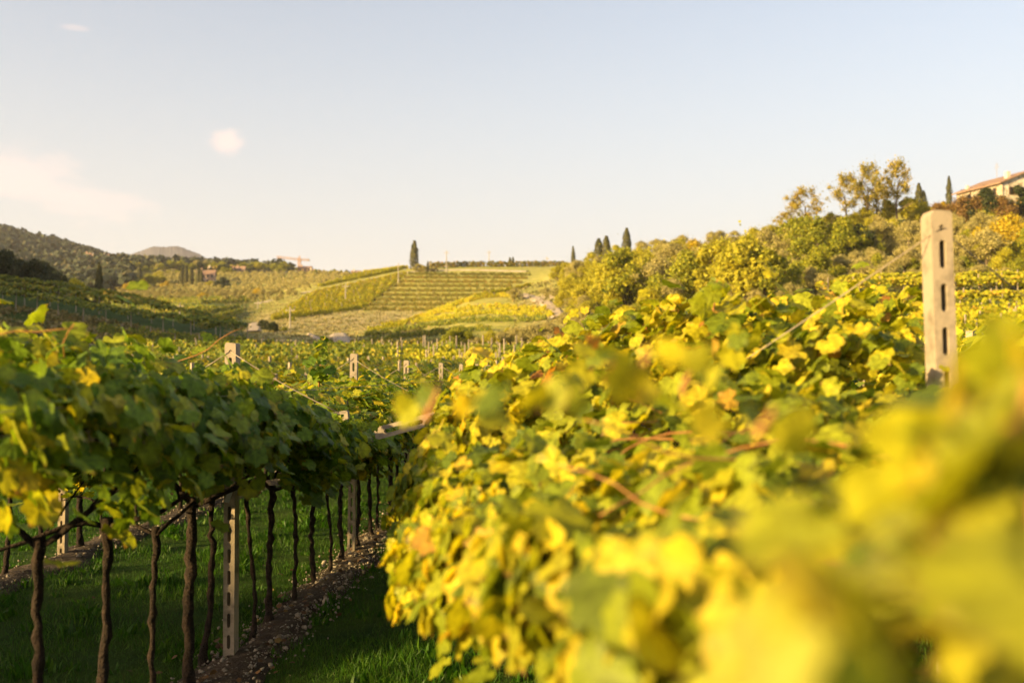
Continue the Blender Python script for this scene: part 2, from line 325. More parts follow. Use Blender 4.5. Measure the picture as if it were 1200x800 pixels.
def ground(x, y):
    sx, d, th = sx_depth(x, y)
    fi = np.clip((sx-SXG[0])/10, 0, len(SXG)-1.001); fj = np.clip((np.log(np.maximum(d, 20.01))-LD[0])/(LD[1]-LD[0]), 0, len(LD)-1.001)
    i = fi.astype(int); j = fj.astype(int); a = fi-i; b_ = fj-j
    z = (TAB[i, j]*(1-a)+TAB[i+1, j]*a)*(1-b_)+(TAB[i, j+1]*(1-a)+TAB[i+1, j+1]*a)*b_
    xx, yy = np.asarray(x, float), np.asarray(y, float)
    z = z+31*np.exp(-((xx+150)**2+(yy-45)**2)/2/40**2)+20*np.exp(-((xx+225)**2+(yy-125)**2)/2/46**2)  # two unseen rises added off to the left to shade the slopes
    back = np.clip((np.abs(th)-R(60))/R(60), 0, 1); z = z*(1-.85*back*back*(3-2*back))
    near = .075*np.clip(np.asarray(x, float)+2.49, 0, 6)
    t = np.clip((np.hypot(x, y)-20)/25, 0, 1)
    return near*(1-t)+z*t
def gz(x, y): return float(ground(np.array([x]), np.array([y]))[0])
def wxy(sx, d):
    """world x, y of a bearing column at a depth"""
    lat = (sx-600)/F*d; fx, fy = -math.sin(YAW), math.cos(YAW)
    return fx*d+fy*lat, fy*d-fx*lat
def spot(sx, d):
    x, y = wxy(sx, d); return Vector((x, y, gz(x, y)))
def find(sx, sy, d0, d1):
    """the point of the land between two depths that lies on the sight line (sx, sy)"""
    ds = np.linspace(d0, d1, 500); xs, ys = wxy(sx, ds); z = ground(xs, ys)
    e = HOR-(z-CAMZ)/ds*F-sy
    k = np.argmin(np.abs(e))
    cr = np.nonzero(e[:-1]*e[1:] <= 0)[0]
    if len(cr): k = cr[0]
    return Vector((float(xs[k]), float(ys[k]), float(z[k])))

azs = np.concatenate([np.arange(-180, -40, 3.5), np.arange(-40, 36, .25), np.arange(36, 180, 3.5)])
rs = np.concatenate([[.01], np.linspace(1, 22, 18), np.exp(np.linspace(math.log(24), math.log(480), 230)), np.exp(np.linspace(math.log(500), math.log(5000), 50))])
AZ, RR = np.meshgrid(azs, rs, indexing='ij')
TH = np.radians(AZ)+(-YAW)
X = RR*np.sin(TH); Y = RR*np.cos(TH); Zt = ground(X, Y)
rough = np.clip((RR-60)/60, 0, 1)*.18
Zt = Zt+rough*(np.sin(X*.9+Y*.3)*np.sin(Y*.7-X*.2)+.5*np.sin(X*2.3)*np.sin(Y*1.9))
na, nr = AZ.shape
idx = np.arange(na*nr).reshape(na, nr); nxt = np.roll(idx, -1, axis=0)
Fq = np.stack([idx[:, :-1], nxt[:, :-1], nxt[:, 1:], idx[:, 1:]], -1).reshape(-1, 4)[:, ::-1]
V = np.stack([X, Y, Zt], -1).reshape(-1, 3)
me = npmesh('terrain', V, Fq, True)
sxv, dv, _ = sx_depth(X, Y)
syv = HOR-(Zt-CAMZ)/np.maximum(dv, 1)*F
def bump(v, lo, hi, s): return 1/(1+np.exp(-(v-lo)/s))/(1+np.exp((v-hi)/s))
dry = bump(dv, 120, 430, 12)*bump(sxv, 300, 760, 8)*.95
dry = np.maximum(dry, bump(dv, 110, 260, 8)*bump(sxv, 600, 1500, 15)*.8)
dry = np.maximum(dry, bump(dv, 330, 560, 15)*bump(sxv, 60, 420, 15)*.8)
earth = bump(dv, 185, 262, 5)*bump(sxv, 300, 500, 5)*bump(syv, 362, 402, 2)*.95
earth = np.maximum(earth, bump(dv, 98, 109, 1.2)*bump(sxv, 60, 235, 8)*.8)
earth = np.maximum(earth, bump(dv, 140, 200, 4)*bump(sxv, 612, 662, 4)*.8)
earth = np.maximum(earth, bump(dv, 135, 190, 4)*bump(sxv, 296, 420, 4)*.75)
woodm = bump(dv, 560, 2500, 20)
dry = np.where(dv < 85, 0, dry)
colr = np.ones((na*nr, 4), np.float32); colr[:, 0] = dry.ravel(); colr[:, 1] = earth.ravel(); colr[:, 2] = woodm.ravel()
ca = me.color_attributes.new('cover', 'FLOAT_COLOR', 'POINT'); ca.data.foreach_set('color', colr.ravel())
tag(link('terrain', me, M['terrain']), kind='structure')

# far mountain
def mountain():
    n, k = 200, 16; Vv = []
    for j in range(k):
        for i in range(n):
            u = i/(n-1); sx = 120+u*150
            prof = max(0, (1-((sx-194)/(60 if sx < 194 else 56))**2))
            h = (HOR-312+ (25*prof**.75 if prof > 0 else 0))/F*2740
            d = 2500+j*30; q = 1-((j-8)/8.5)**2
            x, y = wxy(sx, d); Vv.append((x, y, max(0, (h+random.gauss(0, .9)+2*math.sin(u*31+j*.3)*prof)*q)))
    Fm = [(j*n+i, j*n+i+1, (j+1)*n+i+1, (j+1)*n+i) for j in range(k-1) for i in range(n-1)]
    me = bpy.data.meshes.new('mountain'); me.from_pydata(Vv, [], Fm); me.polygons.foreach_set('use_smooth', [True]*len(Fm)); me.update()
    tag(link('mountain', me, mat('mountain_hazed_woods', (.045, .055, .095), 1, (.006, (.085, .085, .105), .4, .6))), kind='structure')  # blue of the distance haze is put into the base colour
mountain()

def ribbon(name, pts, width, m_, lift=.12):
    """a track laid on the land along a polyline"""
    P = []
    for a, b_ in zip(pts[:-1], pts[1:]):
        n = max(2, int((b_-a).length/1.2))
        for i in range(n): P.append(a.lerp(b_, i/n))
    P.append(pts[-1]); Vv = []; k = 5
    for i, p in enumerate(P):
        t = (P[min(i+1, len(P)-1)]-P[max(i-1, 0)]); t.z = 0; t.normalize(); n_ = Vector((-t.y, t.x, 0))
        ww = width*random.uniform(.85, 1.15)
        for j in range(k):
            q = p+n_*ww*(j/(k-1)-.5); Vv.append((q.x, q.y, gz(q.x, q.y)+lift+(.1 if 0 < j < k-1 else -.25)))
    Fm = [(i*k+j, i*k+j+1, (i+1)*k+j+1, (i+1)*k+j) for i in range(len(P)-1) for j in range(k-1)]
    me = bpy.data.meshes.new(name); me.from_pydata(Vv, [], Fm); me.update()
    return tag(link(name, me, m_), kind='structure')
ribbon('path', [find(x, y, 270, 420) for x, y in ((352,344),(375,340),(400,334),(430,328),(460,322),(480,319),(500,317),(540,316.5),(580,317),(618,318))], 2.6, M['path'], .25)
ribbon('track', [find(x, y, 125, 240) for x, y in ((362,392),(372,397),(381,402),(388,407),(394,411))], 1.1, M['track'], .2)
ribbon('track', [find(x, y, 125, 240) for x, y in ((396,392),(399,397),(402,402),(406,406))], 3.6, M['track'], .25)
ribbon('track', [find(x, y, 150, 300) for x, y in ((300,379),(298,384),(296,389))], 4, M['track'], .2)
ribbon('path', [find(x, y, 250, 430) for x, y in ((300,356),(310,354),(318,352))], 3, M['path'], .2)
ribbon('path', [find(x, y, 140, 260) for x, y in ((612,345),(628,350),(640,356),(650,364),(655,372))], 2.5, M['track'], .2)

# ------------------------------------------------------------------ foliage makers
def rotframes(n, t):
    """orthonormal frames with z = n and y as near t as can be"""
    n = n/np.linalg.norm(n, axis=1, keepdims=True)
    t = t-n*np.sum(n*t, axis=1, keepdims=True); t = t/np.maximum(np.linalg.norm(t, axis=1, keepdims=True), 1e-6)
    x = np.cross(t, n)
    return np.stack([x, t, n], -1)
def stamp(P, Fr, size, TV, TF):
    """copies of a template at points P with frames Fr and sizes"""
    n = len(P); k = len(TV)
    V = np.einsum('nij,nkj->nki', Fr, TV[None]*size[:, None, None])+P[:, None]
    F_ = (TF[None]+(np.arange(n)*k)[:, None, None]).reshape(-1, TF.shape[1])
    return V.reshape(-1, 3), F_
def grape_leaf(full=True, seed=0):
    r_ = np.random.default_rng(seed); cup = (-.22, -.42, .10, -.30, -.12)[seed]; fold = (.10, .30, -.05, .0, .22)[seed]; tw = (.0, .12, -.15, .2, -.1)[seed]
    if full: half = [(0,1.0),(6,.90),(12,.90),(19,.78),(26,.74),(33,.82),(40,.84),(50,.97),(58,.86),(68,.84),(78,.70),(86,.70),(98,.77),(110,.84),(122,.74),(136,.72),(150,.64),(165,.52),(175,.18)]
    else: half = [(0,1.0),(24,.75),(50,.95),(80,.70),(112,.82),(155,.6)]
    pts = [(a+r_.normal(0, 1), r*r_.uniform(.92, 1.06)) for a, r in half]+[(-a+r_.normal(0, 1), r*r_.uniform(.92, 1.06)) for a, r in half[:0:-1]]
    V = [(0, -.0, .02)]
    for a, r in pts:
        x = r*math.sin(R(a)); y = r*math.cos(R(a)); V.append((x, y+.05, cup*r*r+fold*abs(x)+tw*x*y+.05*math.cos(R(a)*5)+r_.normal(0, .02)))
    n = len(pts); V = np.array(V); V[:, 1] -= 0
    Fm = np.array([(0, 1+(i+1) % n, 1+i) for i in range(n)])
    return V, Fm
LEAF = [grape_leaf(True, s) for s in range(5)]; LEAFLO = [grape_leaf(False, s) for s in range(5)]
CARD = (np.array([(-.5, -.5, 0), (.5, -.55, .05), (.45, .55, 0), (-.5, .5, .08)], float), np.array([(0, 1, 2, 3)]))
TRI = (np.array([(-.5, -.4, 0), (.5, -.3, .05), (.1, .6, 0)], float), np.array([(0, 1, 2)]))

def leaves_mesh(name, P, Nn, T, size, temps):
    V = []; Fl = []; U = []; o = 0; pick = rng.integers(0, len(temps), len(P))
    for q, (TV, TF) in enumerate(temps):
        s = pick == q
        if not s.any(): continue
        v, f = stamp(P[s], rotframes(Nn[s], T[s]), size[s], TV, TF); V.append(v); Fl.append(f+o); o += len(v); U.append(np.tile(TV*np.array([1, 1, 0]), (int(s.sum()), 1)))
    me = npmesh(name, np.concatenate(V), np.concatenate(Fl))
    la = me.attributes.new('leaf', 'FLOAT_VECTOR', 'POINT'); la.data.foreach_set('vector', np.concatenate(U).astype(np.float32).ravel())
    return me

def vine_leaves(n, lo=-1.15, hi=1.15, length=.95, top=2.28, bottom=1.25, r_=None, size=(.044, .080), near_edge=1.0):
    """points, normals and tips for the leaves of one vine trained on a pergola; u across the row, v along it"""
    r_ = r_ or rng; mid = (lo+hi)/2; hw = (hi-lo)/2
    k1, k2 = int(n*.42), int(n*.36); k3 = n-k1-k2
    ph = r_.uniform(0, 6, 4)
    def T_(u, v): return top-.16*((u-mid)/hw)**2-.14*np.abs((u-mid)/hw)**6+.06*np.sin(u*5+ph[0]+v*3)+.05*np.sin(v*9+ph[1])
    u1 = r_.uniform(lo, hi, k1); v1 = r_.uniform(-.5, .5, k1)*length*1.15
    z1 = T_(u1, v1)-r_.exponential(.09, k1)+(r_.random(k1) < .05)*r_.uniform(.02, .20, k1)
    n1 = np.stack([r_.normal(0, .6, k1)+.5*(u1-mid)/hw, r_.normal(-.1, .6, k1), np.ones(k1)], -1)
    t1 = np.stack([(u1-mid)/hw+r_.normal(0, .8, k1), r_.normal(0, .8, k1), -np.full(k1, .4)], -1)
    side = np.where(r_.random(k2) < .5, -1, 1); dz = r_.beta(1.2, 1.3, k2)
    v2 = r_.uniform(-.5, .5, k2)*length*1.15
    hang = bottom+.13*np.sin(v2*6+ph[2]+side)+.07*np.sin(v2*13+ph[3])
    z2 = hang+(top-.15-hang)*dz
    u2 = mid+side*(hw*(.80+.2*np.sin(dz*3.0))+r_.normal(0, .07, k2))
    n2 = np.stack([side*.9+r_.normal(0, .4, k2), r_.normal(-.15, .5, k2), .75+r_.normal(0, .4, k2)], -1)
    t2 = np.stack([side*.5+r_.normal(0, .5, k2), r_.normal(0, .7, k2), -np.ones(k2)], -1)
    u3 = r_.uniform(lo*.9, hi*.9, k3); v3 = r_.uniform(-.5, .5, k3)*length*1.1; z3 = bottom+.22+(top-.12-bottom-.22)*r_.random(k3)**.7
    n3 = r_.normal(0, 1, (k3, 3)); n3[:, 2] = np.abs(n3[:, 2]); t3 = r_.normal(0, .5, (k3, 3)); t3[:, 2] -= .9
    P = np.concatenate([np.stack([u1, v1, z1], -1), np.stack([u2, v2, z2], -1), np.stack([u3, v3, z3], -1)])
    return P, np.concatenate([n1, n2, n3]), np.concatenate([t1, t2, t3]), r_.uniform(size[0], size[1], n)

def wander(p, d, n, step, curl, droop=0):
    pts = [Vector(p)]; d = Vector(d).normalized()
    for i in range(n):
        d = (d+Vector((random.gauss(0, curl), random.gauss(0, curl), random.gauss(0, curl)-droop))).normalized(); pts.append(pts[-1]+d*step)
    return pts
def make_trunk_mesh(i):
    """gnarled trunk with its two arms up into the leaves"""
    random.seed(100+i); mb = MB(); h = random.uniform(1.32, 1.5); lean = random.uniform(-.10, .10); r0 = random.uniform(.019, .028)
    if i == 3: r0 = .040
    n = 24; pts = []; rad = []; ph = random.uniform(0, 6); wob = random.uniform(.004, .018); w2 = random.uniform(.001, .004)
    for k in range(n+1):
        t = k/n; pts.append((wob*math.sin(t*7+ph)+w2*math.sin(t*19+ph*3)+random.gauss(0, .006)+lean*(1-t)*.6, .03*math.sin(t*5+ph*2)+lean*(1-t), t*h-.03))
        rad.append(r0*(1.5-.55*min(1, t*5)-.18*t)*random.uniform(.80, 1.25)*(1+.35*max(0, t-.85)/.15))
    mb.tube(pts, rad, 10, .20); top = Vector(pts[-1])
    for s in (-1, 1):
        nsub = 9; p = [top+Vector((0, 0, -.05))]; d = Vector((s*1.0, random.uniform(-.3, .3), .5))
        p = wander(p[0], d, nsub, .11, .16, -.03); mb.tube(p, [r0*.62*(1-.6*k/nsub) for k in range(nsub+1)], 7, .12)
        for q in range(2):
            b0 = p[random.randint(2, 6)]; pp = wander(b0, (s*.4+random.uniform(-.6, .6), random.uniform(-1, 1), .5), 6, .09, .18); mb.tube(pp, [r0*.3*(1-.5*k/6) for k in range(7)], 5, .1)
    return mb.mesh('trunk', True)
def make_cane_mesh(i, rad=.0042):
    random.seed(300+i); mb = MB()
    p = wander((0, 0, 0), (1, random.uniform(-.4, .4), random.uniform(.0, .3)), 12, .07, .13, .06)
    mb.tube(p, [rad*(1-.5*k/12) for k in range(13)], 5)
    return mb.mesh('cane', True)
NV = 8
TRUNK = [make_trunk_mesh(i) for i in range(NV)]; CANE = [make_cane_mesh(i) for i in range(5)]
for t in TRUNK: t.materials.append(M['bark'])
for t in CANE: t.materials.append(M['cane'])
def folm(name, args, n, temps, material, **k):
    me = leaves_mesh(name, *vine_leaves(n, **k), temps); me.materials.append(material); return me
FOL_L = [folm('foliage', None, 1050, LEAF, M['vine_left'], lo=-1.1, hi=1.02, top=2.12+.04*(i % 3), bottom=1.60+.05*(i % 4)) for i in range(7)]
FOL_FAR = [folm('foliage', None, 420, LEAFLO, M['vine_mid'], lo=-1.1, hi=1.0, top=2.08, bottom=1.38+.05*i, size=(.07, .115)) for i in range(4)]
FOL_RF = [folm('foliage', None, 560, LEAFLO, M['vine_right'], lo=-1.75, hi=.7, top=2.2, bottom=1.4, size=(.06, .095)) for i in range(4)]

# grape bunch
def grape_mesh():
    bm = bmesh.new(); bmesh.ops.create_icosphere(bm, subdivisions=4, radius=1)
    r_ = np.random.default_rng(5); seeds = r_.normal(0, 1, (70, 3)); seeds /= np.linalg.norm(seeds, axis=1, keepdims=True)
    for v in bm.verts:
        p = np.array(v.co); k = np.min(np.linalg.norm(seeds-p, axis=1)); b_ = 1+.22*max(0, 1-(k/.24)**2)**.5-.1
        w_ = .038*(1+.35*p[2]); v.co = (p[0]*w_*b_, p[1]*w_*b_, p[2]*.075*b_-.06)
    for f in bm.faces: f.smooth = True
    me = bpy.data.meshes.new('grape_bunch'); bm.to_mesh(me); bm.free(); me.materials.append(M['grape']); return me
GRAPE = grape_mesh()

# ------------------------------------------------------------------ slotted concrete posts
def slotted(name, h, wx, dy, pitch=.16, slot_h=.105, slot_w=.026, first=.16, hole=True):
    bm = bmesh.new(); hw = wx/2; ed = []
    def loop(pts):
        vs = [bm.verts.new((p[0], -dy/2, p[1])) for p in pts]
        for i in range(len(vs)): ed.append(bm.edges.new((vs[i], vs[(i+1) % len(vs)])))
    ch = .008
    loop([(-hw, 0), (hw, 0), (hw, h-ch), (hw-ch, h), (-hw+ch*1.5, h+.004), (-hw, h-ch*2)])
    z = h-first
    while z > .1:
        r_ = slot_w/2; pts = [(r_*math.cos(a), z+(slot_h/2-r_)*1+r_*math.sin(a)) for a in np.linspace(0, math.pi, 6)]+[(r_*math.cos(a), z-(slot_h/2-r_)+r_*math.sin(a)) for a in np.linspace(math.pi, 2*math.pi, 6)]
        loop(pts); z -= pitch
    if hole: loop([(.011*math.cos(a), h-.062+.011*math.sin(a)) for a in np.linspace(0, 2*math.pi, 9)[:-1]])
    bmesh.ops.triangle_fill(bm, use_beauty=True, use_dissolve=False, edges=ed)
    fs = list(bm.faces); ext = bmesh.ops.extrude_face_region(bm, geom=fs)
    bmesh.ops.translate(bm, verts=[g for g in ext['geom'] if isinstance(g, bmesh.types.BMVert)], vec=(0, dy, 0))
    bmesh.ops.recalc_face_normals(bm, faces=bm.faces)
    me = bpy.data.meshes.new(name); bm.to_mesh(me); bm.free(); me.materials.append(M['concrete']); return me
POST = slotted('post', 2.5, .085, .10); ARM = slotted('arm', 1.25, .07, .055, .16, .10, .024, .09, False); LONGARM = slotted('arm', 2.75, .085, .06, .17, .11, .03, .12, False)
def wire(name, a, b_, parent, r_=.0035, sag=.02):
    mb = MB(); a = Vector(a); b_ = Vector(b_); mb.tube([a.lerp(b_, t)-Vector((0, 0, sag*4*t*(1-t))) for t in np.linspace(0, 1, 7)], r_, 6)
    return mb.build(name, M['wire'], parent, True)
def post_thing(x, y, label, group, left=.85, right=.85, arm_z=(1.74, 1.86), h=2.4, arms=True, wires=True, tilt=0, hi=0):
    t = empty('concrete_post', (x, y, gz(x, y)+hi)); tag(t, label, 'post', group); t.rotation_euler = (R(random.uniform(-.8, .8)), R(tilt), R(random.uniform(-4, 4)))
    p = link('post', POST, None, t); p.location = (0, 0, h-2.5)
    if arms:
        for s, l in ((-1, left), (1, right)):
            if not l: continue
            a = link('arm', ARM, None, t); ang = math.atan2(arm_z[1]-arm_z[0], l); a.location = (s*.045, 0, arm_z[0]); a.rotation_euler = (0, s*(R(90)-ang), 0); a.scale = (1, 1, l/math.cos(ang)/1.25)
            if wires: wire('stay_wire', (0, -.052, h-.062), (s*l*.97, -.03, arm_z[1]+.02), t, .004)
    return t

XL, XR, XM = -2.49, 1.43, -5.85
DP = 4.34
# left row: posts
names = ['nearest tall slotted concrete post, its top above the left row of vines', 'second slotted concrete post along the left vine row, by the edge of the aisle',
         'third slotted concrete post along the left vine row', 'fourth slotted concrete post along the left vine row', 'fifth slotted concrete post along the left vine row, small in the distance', 'sixth slotted concrete post along the left vine row, small in the distance', 'seventh slotted concrete post along the left vine row, smallest of its line']
post_thing(XL, 3.9, 'concrete post hidden in the left vines whose grey arm shows at the left edge', 'posts of the left row', right=.80, h=2.0, arm_z=(1.88, 1.93), left=0)
for i in range(7):
    post_thing(XL+(0 if i else .0), 7.47+DP*i, names[i], 'posts of the left row', h=2.4-(.03 if i > 1 else 0), tilt=(0, .6, -.5, .4, 0, .7, -.4)[i], wires=i < 4, arms=i < 4)
for i, n_ in enumerate(('slotted concrete post in the second row, standing behind the leftmost trunks', 'slotted concrete post farther along the row behind the left one', 'third slotted concrete post of the row behind the left one')):
    post_thing(XM, 11.5+DP*i, n_, 'posts of the second row', h=2.15, wires=False, arms=i == 0)
# right row: the tall pale post and the arm over the aisle
pr = empty('concrete_post', (XR+.02, 3.77, gz(XR, 3.77))); tag(pr, 'tall sunlit concrete post rising over the golden vines at right', 'post', 'posts of the right row'); pr.rotation_euler = (0, R(-1.2), R(3))
p = link('post', POST, None, pr); p.location = (0, 0, -.02); p.scale = (.92, .92, 1)
wire('stay_wire', (0, -.055, 2.42), (-.80, .3, 1.86), pr, .0026, .005); wire('stay_wire', (.045, .055, 2.42), (.9, .35, 1.86), pr, .0026, .005)
pr2 = empty('concrete_post', (XR, 6.95, gz(XR, 6.95))); tag(pr2, 'concrete post inside the golden vines, its slotted arm reaching over the aisle', 'post', 'posts of the right row')
p = link('post', POST, None, pr2)
p.location = (0, 0, -.25)
a = link('arm', LONGARM, None, pr2); a.location = (-.06, -.05, 2.17); a.rotation_euler = (R(0), -(R(90)+.262), 0)
for i, n_ in enumerate(('third concrete post of the right row, hidden in leaves', 'fourth concrete post of the right row, hidden in leaves', 'fifth concrete post of the right row, hidden in leaves')):
    post_thing(XR, 7.46+DP*(i+1), n_, 'posts of the right row', h=2.2, wires=False, arms=False)

# ------------------------------------------------------------------ individual vines
ORD = ['first', 'second', 'third', 'fourth', 'fifth', 'sixth', 'seventh', 'eighth', 'ninth', 'tenth', 'eleventh', 'twelfth', 'thirteenth', 'fourteenth', 'fifteenth', 'sixteenth', 'seventeenth', 'eighteenth', 'nineteenth', 'twentieth']
def ordw(i):
    if i < 20: return ORD[i]
    t = ('twenty', 'thirty', 'forty', 'fifty', 'sixty', 'seventy', 'eighty', 'ninety')[(i+1)//10-2]; u = (i+1) % 10
    return (t+'-'+ORD[u-1]) if u else {'twenty': 'twentieth', 'thirty': 'thirtieth', 'forty': 'fortieth', 'fifty': 'fiftieth', 'sixty': 'sixtieth', 'seventy': 'seventieth', 'eighty': 'eightieth', 'ninety': 'ninetieth'}[t]
def vine(x, y, label, group, trunk, fol, canes=0, rz=0, z=None, sc=1, grapes=()):
    t = empty('grapevine', (x, y, gz(x, y) if z is None else z), rz); tag(t, label, 'grapevine', group); t.scale = (1, 1, sc)
    link('trunk', trunk, None, t); f = link('foliage', fol, None, t)
    for q in range(canes or 0):
        c_ = link('cane', CANE[random.randrange(5)], None, t); sd2 = random.choice((-1, 1)); c_.location = (sd2*random.uniform(.1, .35), random.uniform(-.35, .35), random.uniform(1.7, 2.0)); c_.rotation_euler = (random.uniform(-.3, .3), random.uniform(-.15, .15), (0 if sd2 > 0 else math.pi)+random.uniform(-.8, .8))
    for g in grapes: b_ = link('grape_bunch', GRAPE, None, t); b_.location = g
    return t
# left row: trunks where the photograph shows them
desc = {4.05: 'dark grapevine at the left frame edge, trunk cut off by leaves', 4.71: 'leaning gnarled grapevine, leftmost trunk standing in the photo',
        5.40: 'grapevine with a forked Y-shaped head, second trunk from the left edge', 6.00: 'slim wavy grapevine, third trunk from the left edge', 6.68: 'thickest straight grapevine trunk, just left of the tall slotted post',
        7.38: 'grapevine touching the left side of the tall slotted post', 7.87: 'slim grapevine just right of the tall slotted post', 8.52: 'curved thick grapevine, second right of the tall slotted post',
        9.2: 'thin grapevine, third right of the tall slotted post', 9.95: 'stout grapevine with a broad foot, fourth right of the tall slotted post', 10.5: 'very thin grapevine between two stouter trunks', 11.25: 'grapevine just left of the second slotted post'}
ti = [5, 0, 1, 2, 3, 4, 6, 7, 2, 5, 6, 0]
ys = sorted(desc)
vi = 0
for k, y in enumerate(ys):
    g = [(.75, .1, 1.75), (.2, -.2, 1.6)] if k in (2, 5, 8) else []
    t = vine(XL+(-.10 if y == 7.38 else random.uniform(-.02, .02)), y, desc[y], 'grapevines of the left row', TRUNK[ti[k]], FOL_L[k % 7], 5, rz=(0, math.pi)[k % 2] if k not in (1, 2) else 0, sc=(1.09, 1.05, .99, .94, .90, .885, .885, .90, .90, .91, .91, .92)[k], grapes=g)
y = 12.1; j = 0
while y < 32:
    vine(XL+random.uniform(-.03, .03), y, '%s grapevine trunk beyond the second slotted post of the left row' % ordw(j), 'grapevines of the left row', TRUNK[j % NV], FOL_L[(j*3) % 7] if y < 16 else FOL_FAR[j % 4], 2 if y < 15 else 0, rz=(j % 2)*math.pi, sc=random.uniform(.90, .96))
    y += .72+random.uniform(-.08, .08); j += 1
y = 3.3; j = 0
vine(XL-.1, 3.35, 'dense green grapevine just outside the left edge, its leaves filling the corner', 'grapevines of the left row', TRUNK[2], FOL_L[3], 3, sc=1.09)
y = 7.0; j = 0
while y < 21:
    vine(XM+random.uniform(-.05, .05), y, '%s grapevine of the row behind the left one, seen under the canopy' % ordw(j), 'grapevines of the second row', TRUNK[(j*3+1) % NV], FOL_FAR[j % 4], None, rz=(j % 2)*math.pi, sc=.97)
    y += .8+random.uniform(-.1, .1); j += 1

# right row: near vines are shaped one by one round the place where the photographer stood
def near_vine(yc, n, length, seed):
    r_ = np.random.default_rng(seed); y = yc+r_.uniform(-.5, .5, n*3)*length
    yv = np.maximum(y, .35)
    Ledge = np.interp(yv, [.35, .6, 1.0, 1.5, 2.5, 3.6, 4.6, 7], [.22, .18, .12, .02, -.28, -.46, -.54, -.56])
    Redge = np.interp(yv, [3.7, 4.1, 5.0, 7], [2.2, 1.62, 1.75, 2.0])
    q = r_.random(n*3)
    hang = np.interp(yv, [.3, 1.0, 1.6, 2.2, 3, 4.5, 7], [1.25, 1.35, 1.62, 1.66, 1.58, 1.48, 1.45])+.10*np.sin(y*7+1)+.06*np.sin(y*17)
    # top surface rises away from the path and from the photographer
    def T_(u, yy):
        near = np.interp(yy, [0, .5, 1, 1.7, 2.4, 3.5, 4.2, 5.0, 6, 7.5], [2.06, 2.08, 2.06, 2.0, 2.03, 2.16, 2.44, 2.58, 2.52, 2.45])
        return near-np.interp(u, [-1, -.6, 0, .5, 3], [.60, .48, .27, .08, 0])*np.interp(yy, [0, 2, 4, 8], [.2, .45, 1, 1])
    top = q < .5; side = (q >= .5) & (q < .85); ins = q >= .85
    u = r_.uniform(0, 1, n*3)*(Redge-Ledge)+Ledge
    z = T_(u, y)-r_.exponential(.09, n*3)+(.06*np.sin(u*6+y*5)+.05*np.sin(y*11+u*3))*np.clip(yv/3, .3, 1)+(r_.random(n*3) < .10)*r_.uniform(0, .20, n*3)*(yv > 2.2)*(.5+.5*np.sin(y*7+u*9))
    Nn = np.stack([r_.normal(-.3, .75, n*3), r_.normal(-.3, .7, n*3), np.ones(n*3)], -1); T = np.stack([r_.normal(-.4, .7, n*3), r_.normal(-.2, .7, n*3), np.full(n*3, -.5)], -1)
    us = Ledge+np.abs(r_.normal(0, .10, n*3))+.05*np.sin(y*9); dz = r_.random(n*3); zs = hang+(T_(us, y)-.02-hang)*dz; us = us-.28*(1-dz)**1.3*np.clip((yv-2)/3, 0, 1)
    u = np.where(side, us, u); z = np.where(side, zs, z)
    Ns = np.stack([-1+r_.normal(0, .35, n*3), r_.normal(-.3, .45, n*3), r_.normal(.35, .3, n*3)], -1); Ts = np.stack([r_.normal(-.2, .3, n*3), r_.normal(0, .45, n*3), -np.ones(n*3)], -1)
    Nn = np.where(side[:, None], Ns, Nn); T = np.where(side[:, None], Ts, T)
    z = np.where(ins, hang+(z-hang)*r_.random(n*3)**.8, z)
    P = np.stack([u, y, z], -1); d = np.linalg.norm(P-np.array([0, 0, CAMZ]), axis=1)
    # leave the photographer's own place and line of sight free
    dep = y; sx = 657+F*u/np.maximum(dep, .01)
    keep = (d > .36) & ((u > .06) | (y > .9)) & ~((u < .2) & (y < .3))
    # a window beside the tall post
    sy = HOR-(z-CAMZ)/np.maximum(dep, .05)*F
    keep &= ~((y < 3.95) & (sx > 1035) & (sx < 1150) & (sy < 428))
    keep &= ~((y < 1.6) & (sx < 1150) & (sy < 432-40*(r_.random(n*3) < .12)))
    P, Nn, T = P[keep][:n], Nn[keep][:n], T[keep][:n]
    return P, Nn, T, r_.choice([.6, 1, 1, 1.25], len(P))*r_.uniform(.038, .066, len(P))
nearv = [(-.6, 420, 'golden grapevine beside the camera, outside the lower right corner'), (.15, 420, 'nearest golden grapevine, a soft blur across the lower right corner'), (.85, 520, 'golden grapevine with large blurred leaves along the right bottom edge'),
         (1.55, 560, 'golden grapevine in front of the tall pale post, blurred yellow leaves'), (2.25, 600, 'golden grapevine with pale leaves hanging over the dark grass'), (2.95, 640, 'golden grapevine round the foot of the tall pale post'),
         (3.65, 680, 'golden grapevine just beyond the tall pale post, leaves hanging toward the aisle'), (4.35, 700, 'golden grapevine forming the highest hump of the right canopy'), (5.05, 700, 'golden grapevine behind the highest hump of the right canopy'),
         (5.75, 700, 'golden grapevine whose left edge touches the aisle, midway along the canopy'), (6.45, 680, 'golden grapevine just before the slotted arm over the aisle'), (7.15, 660, 'golden grapevine around the slotted arm over the aisle')]
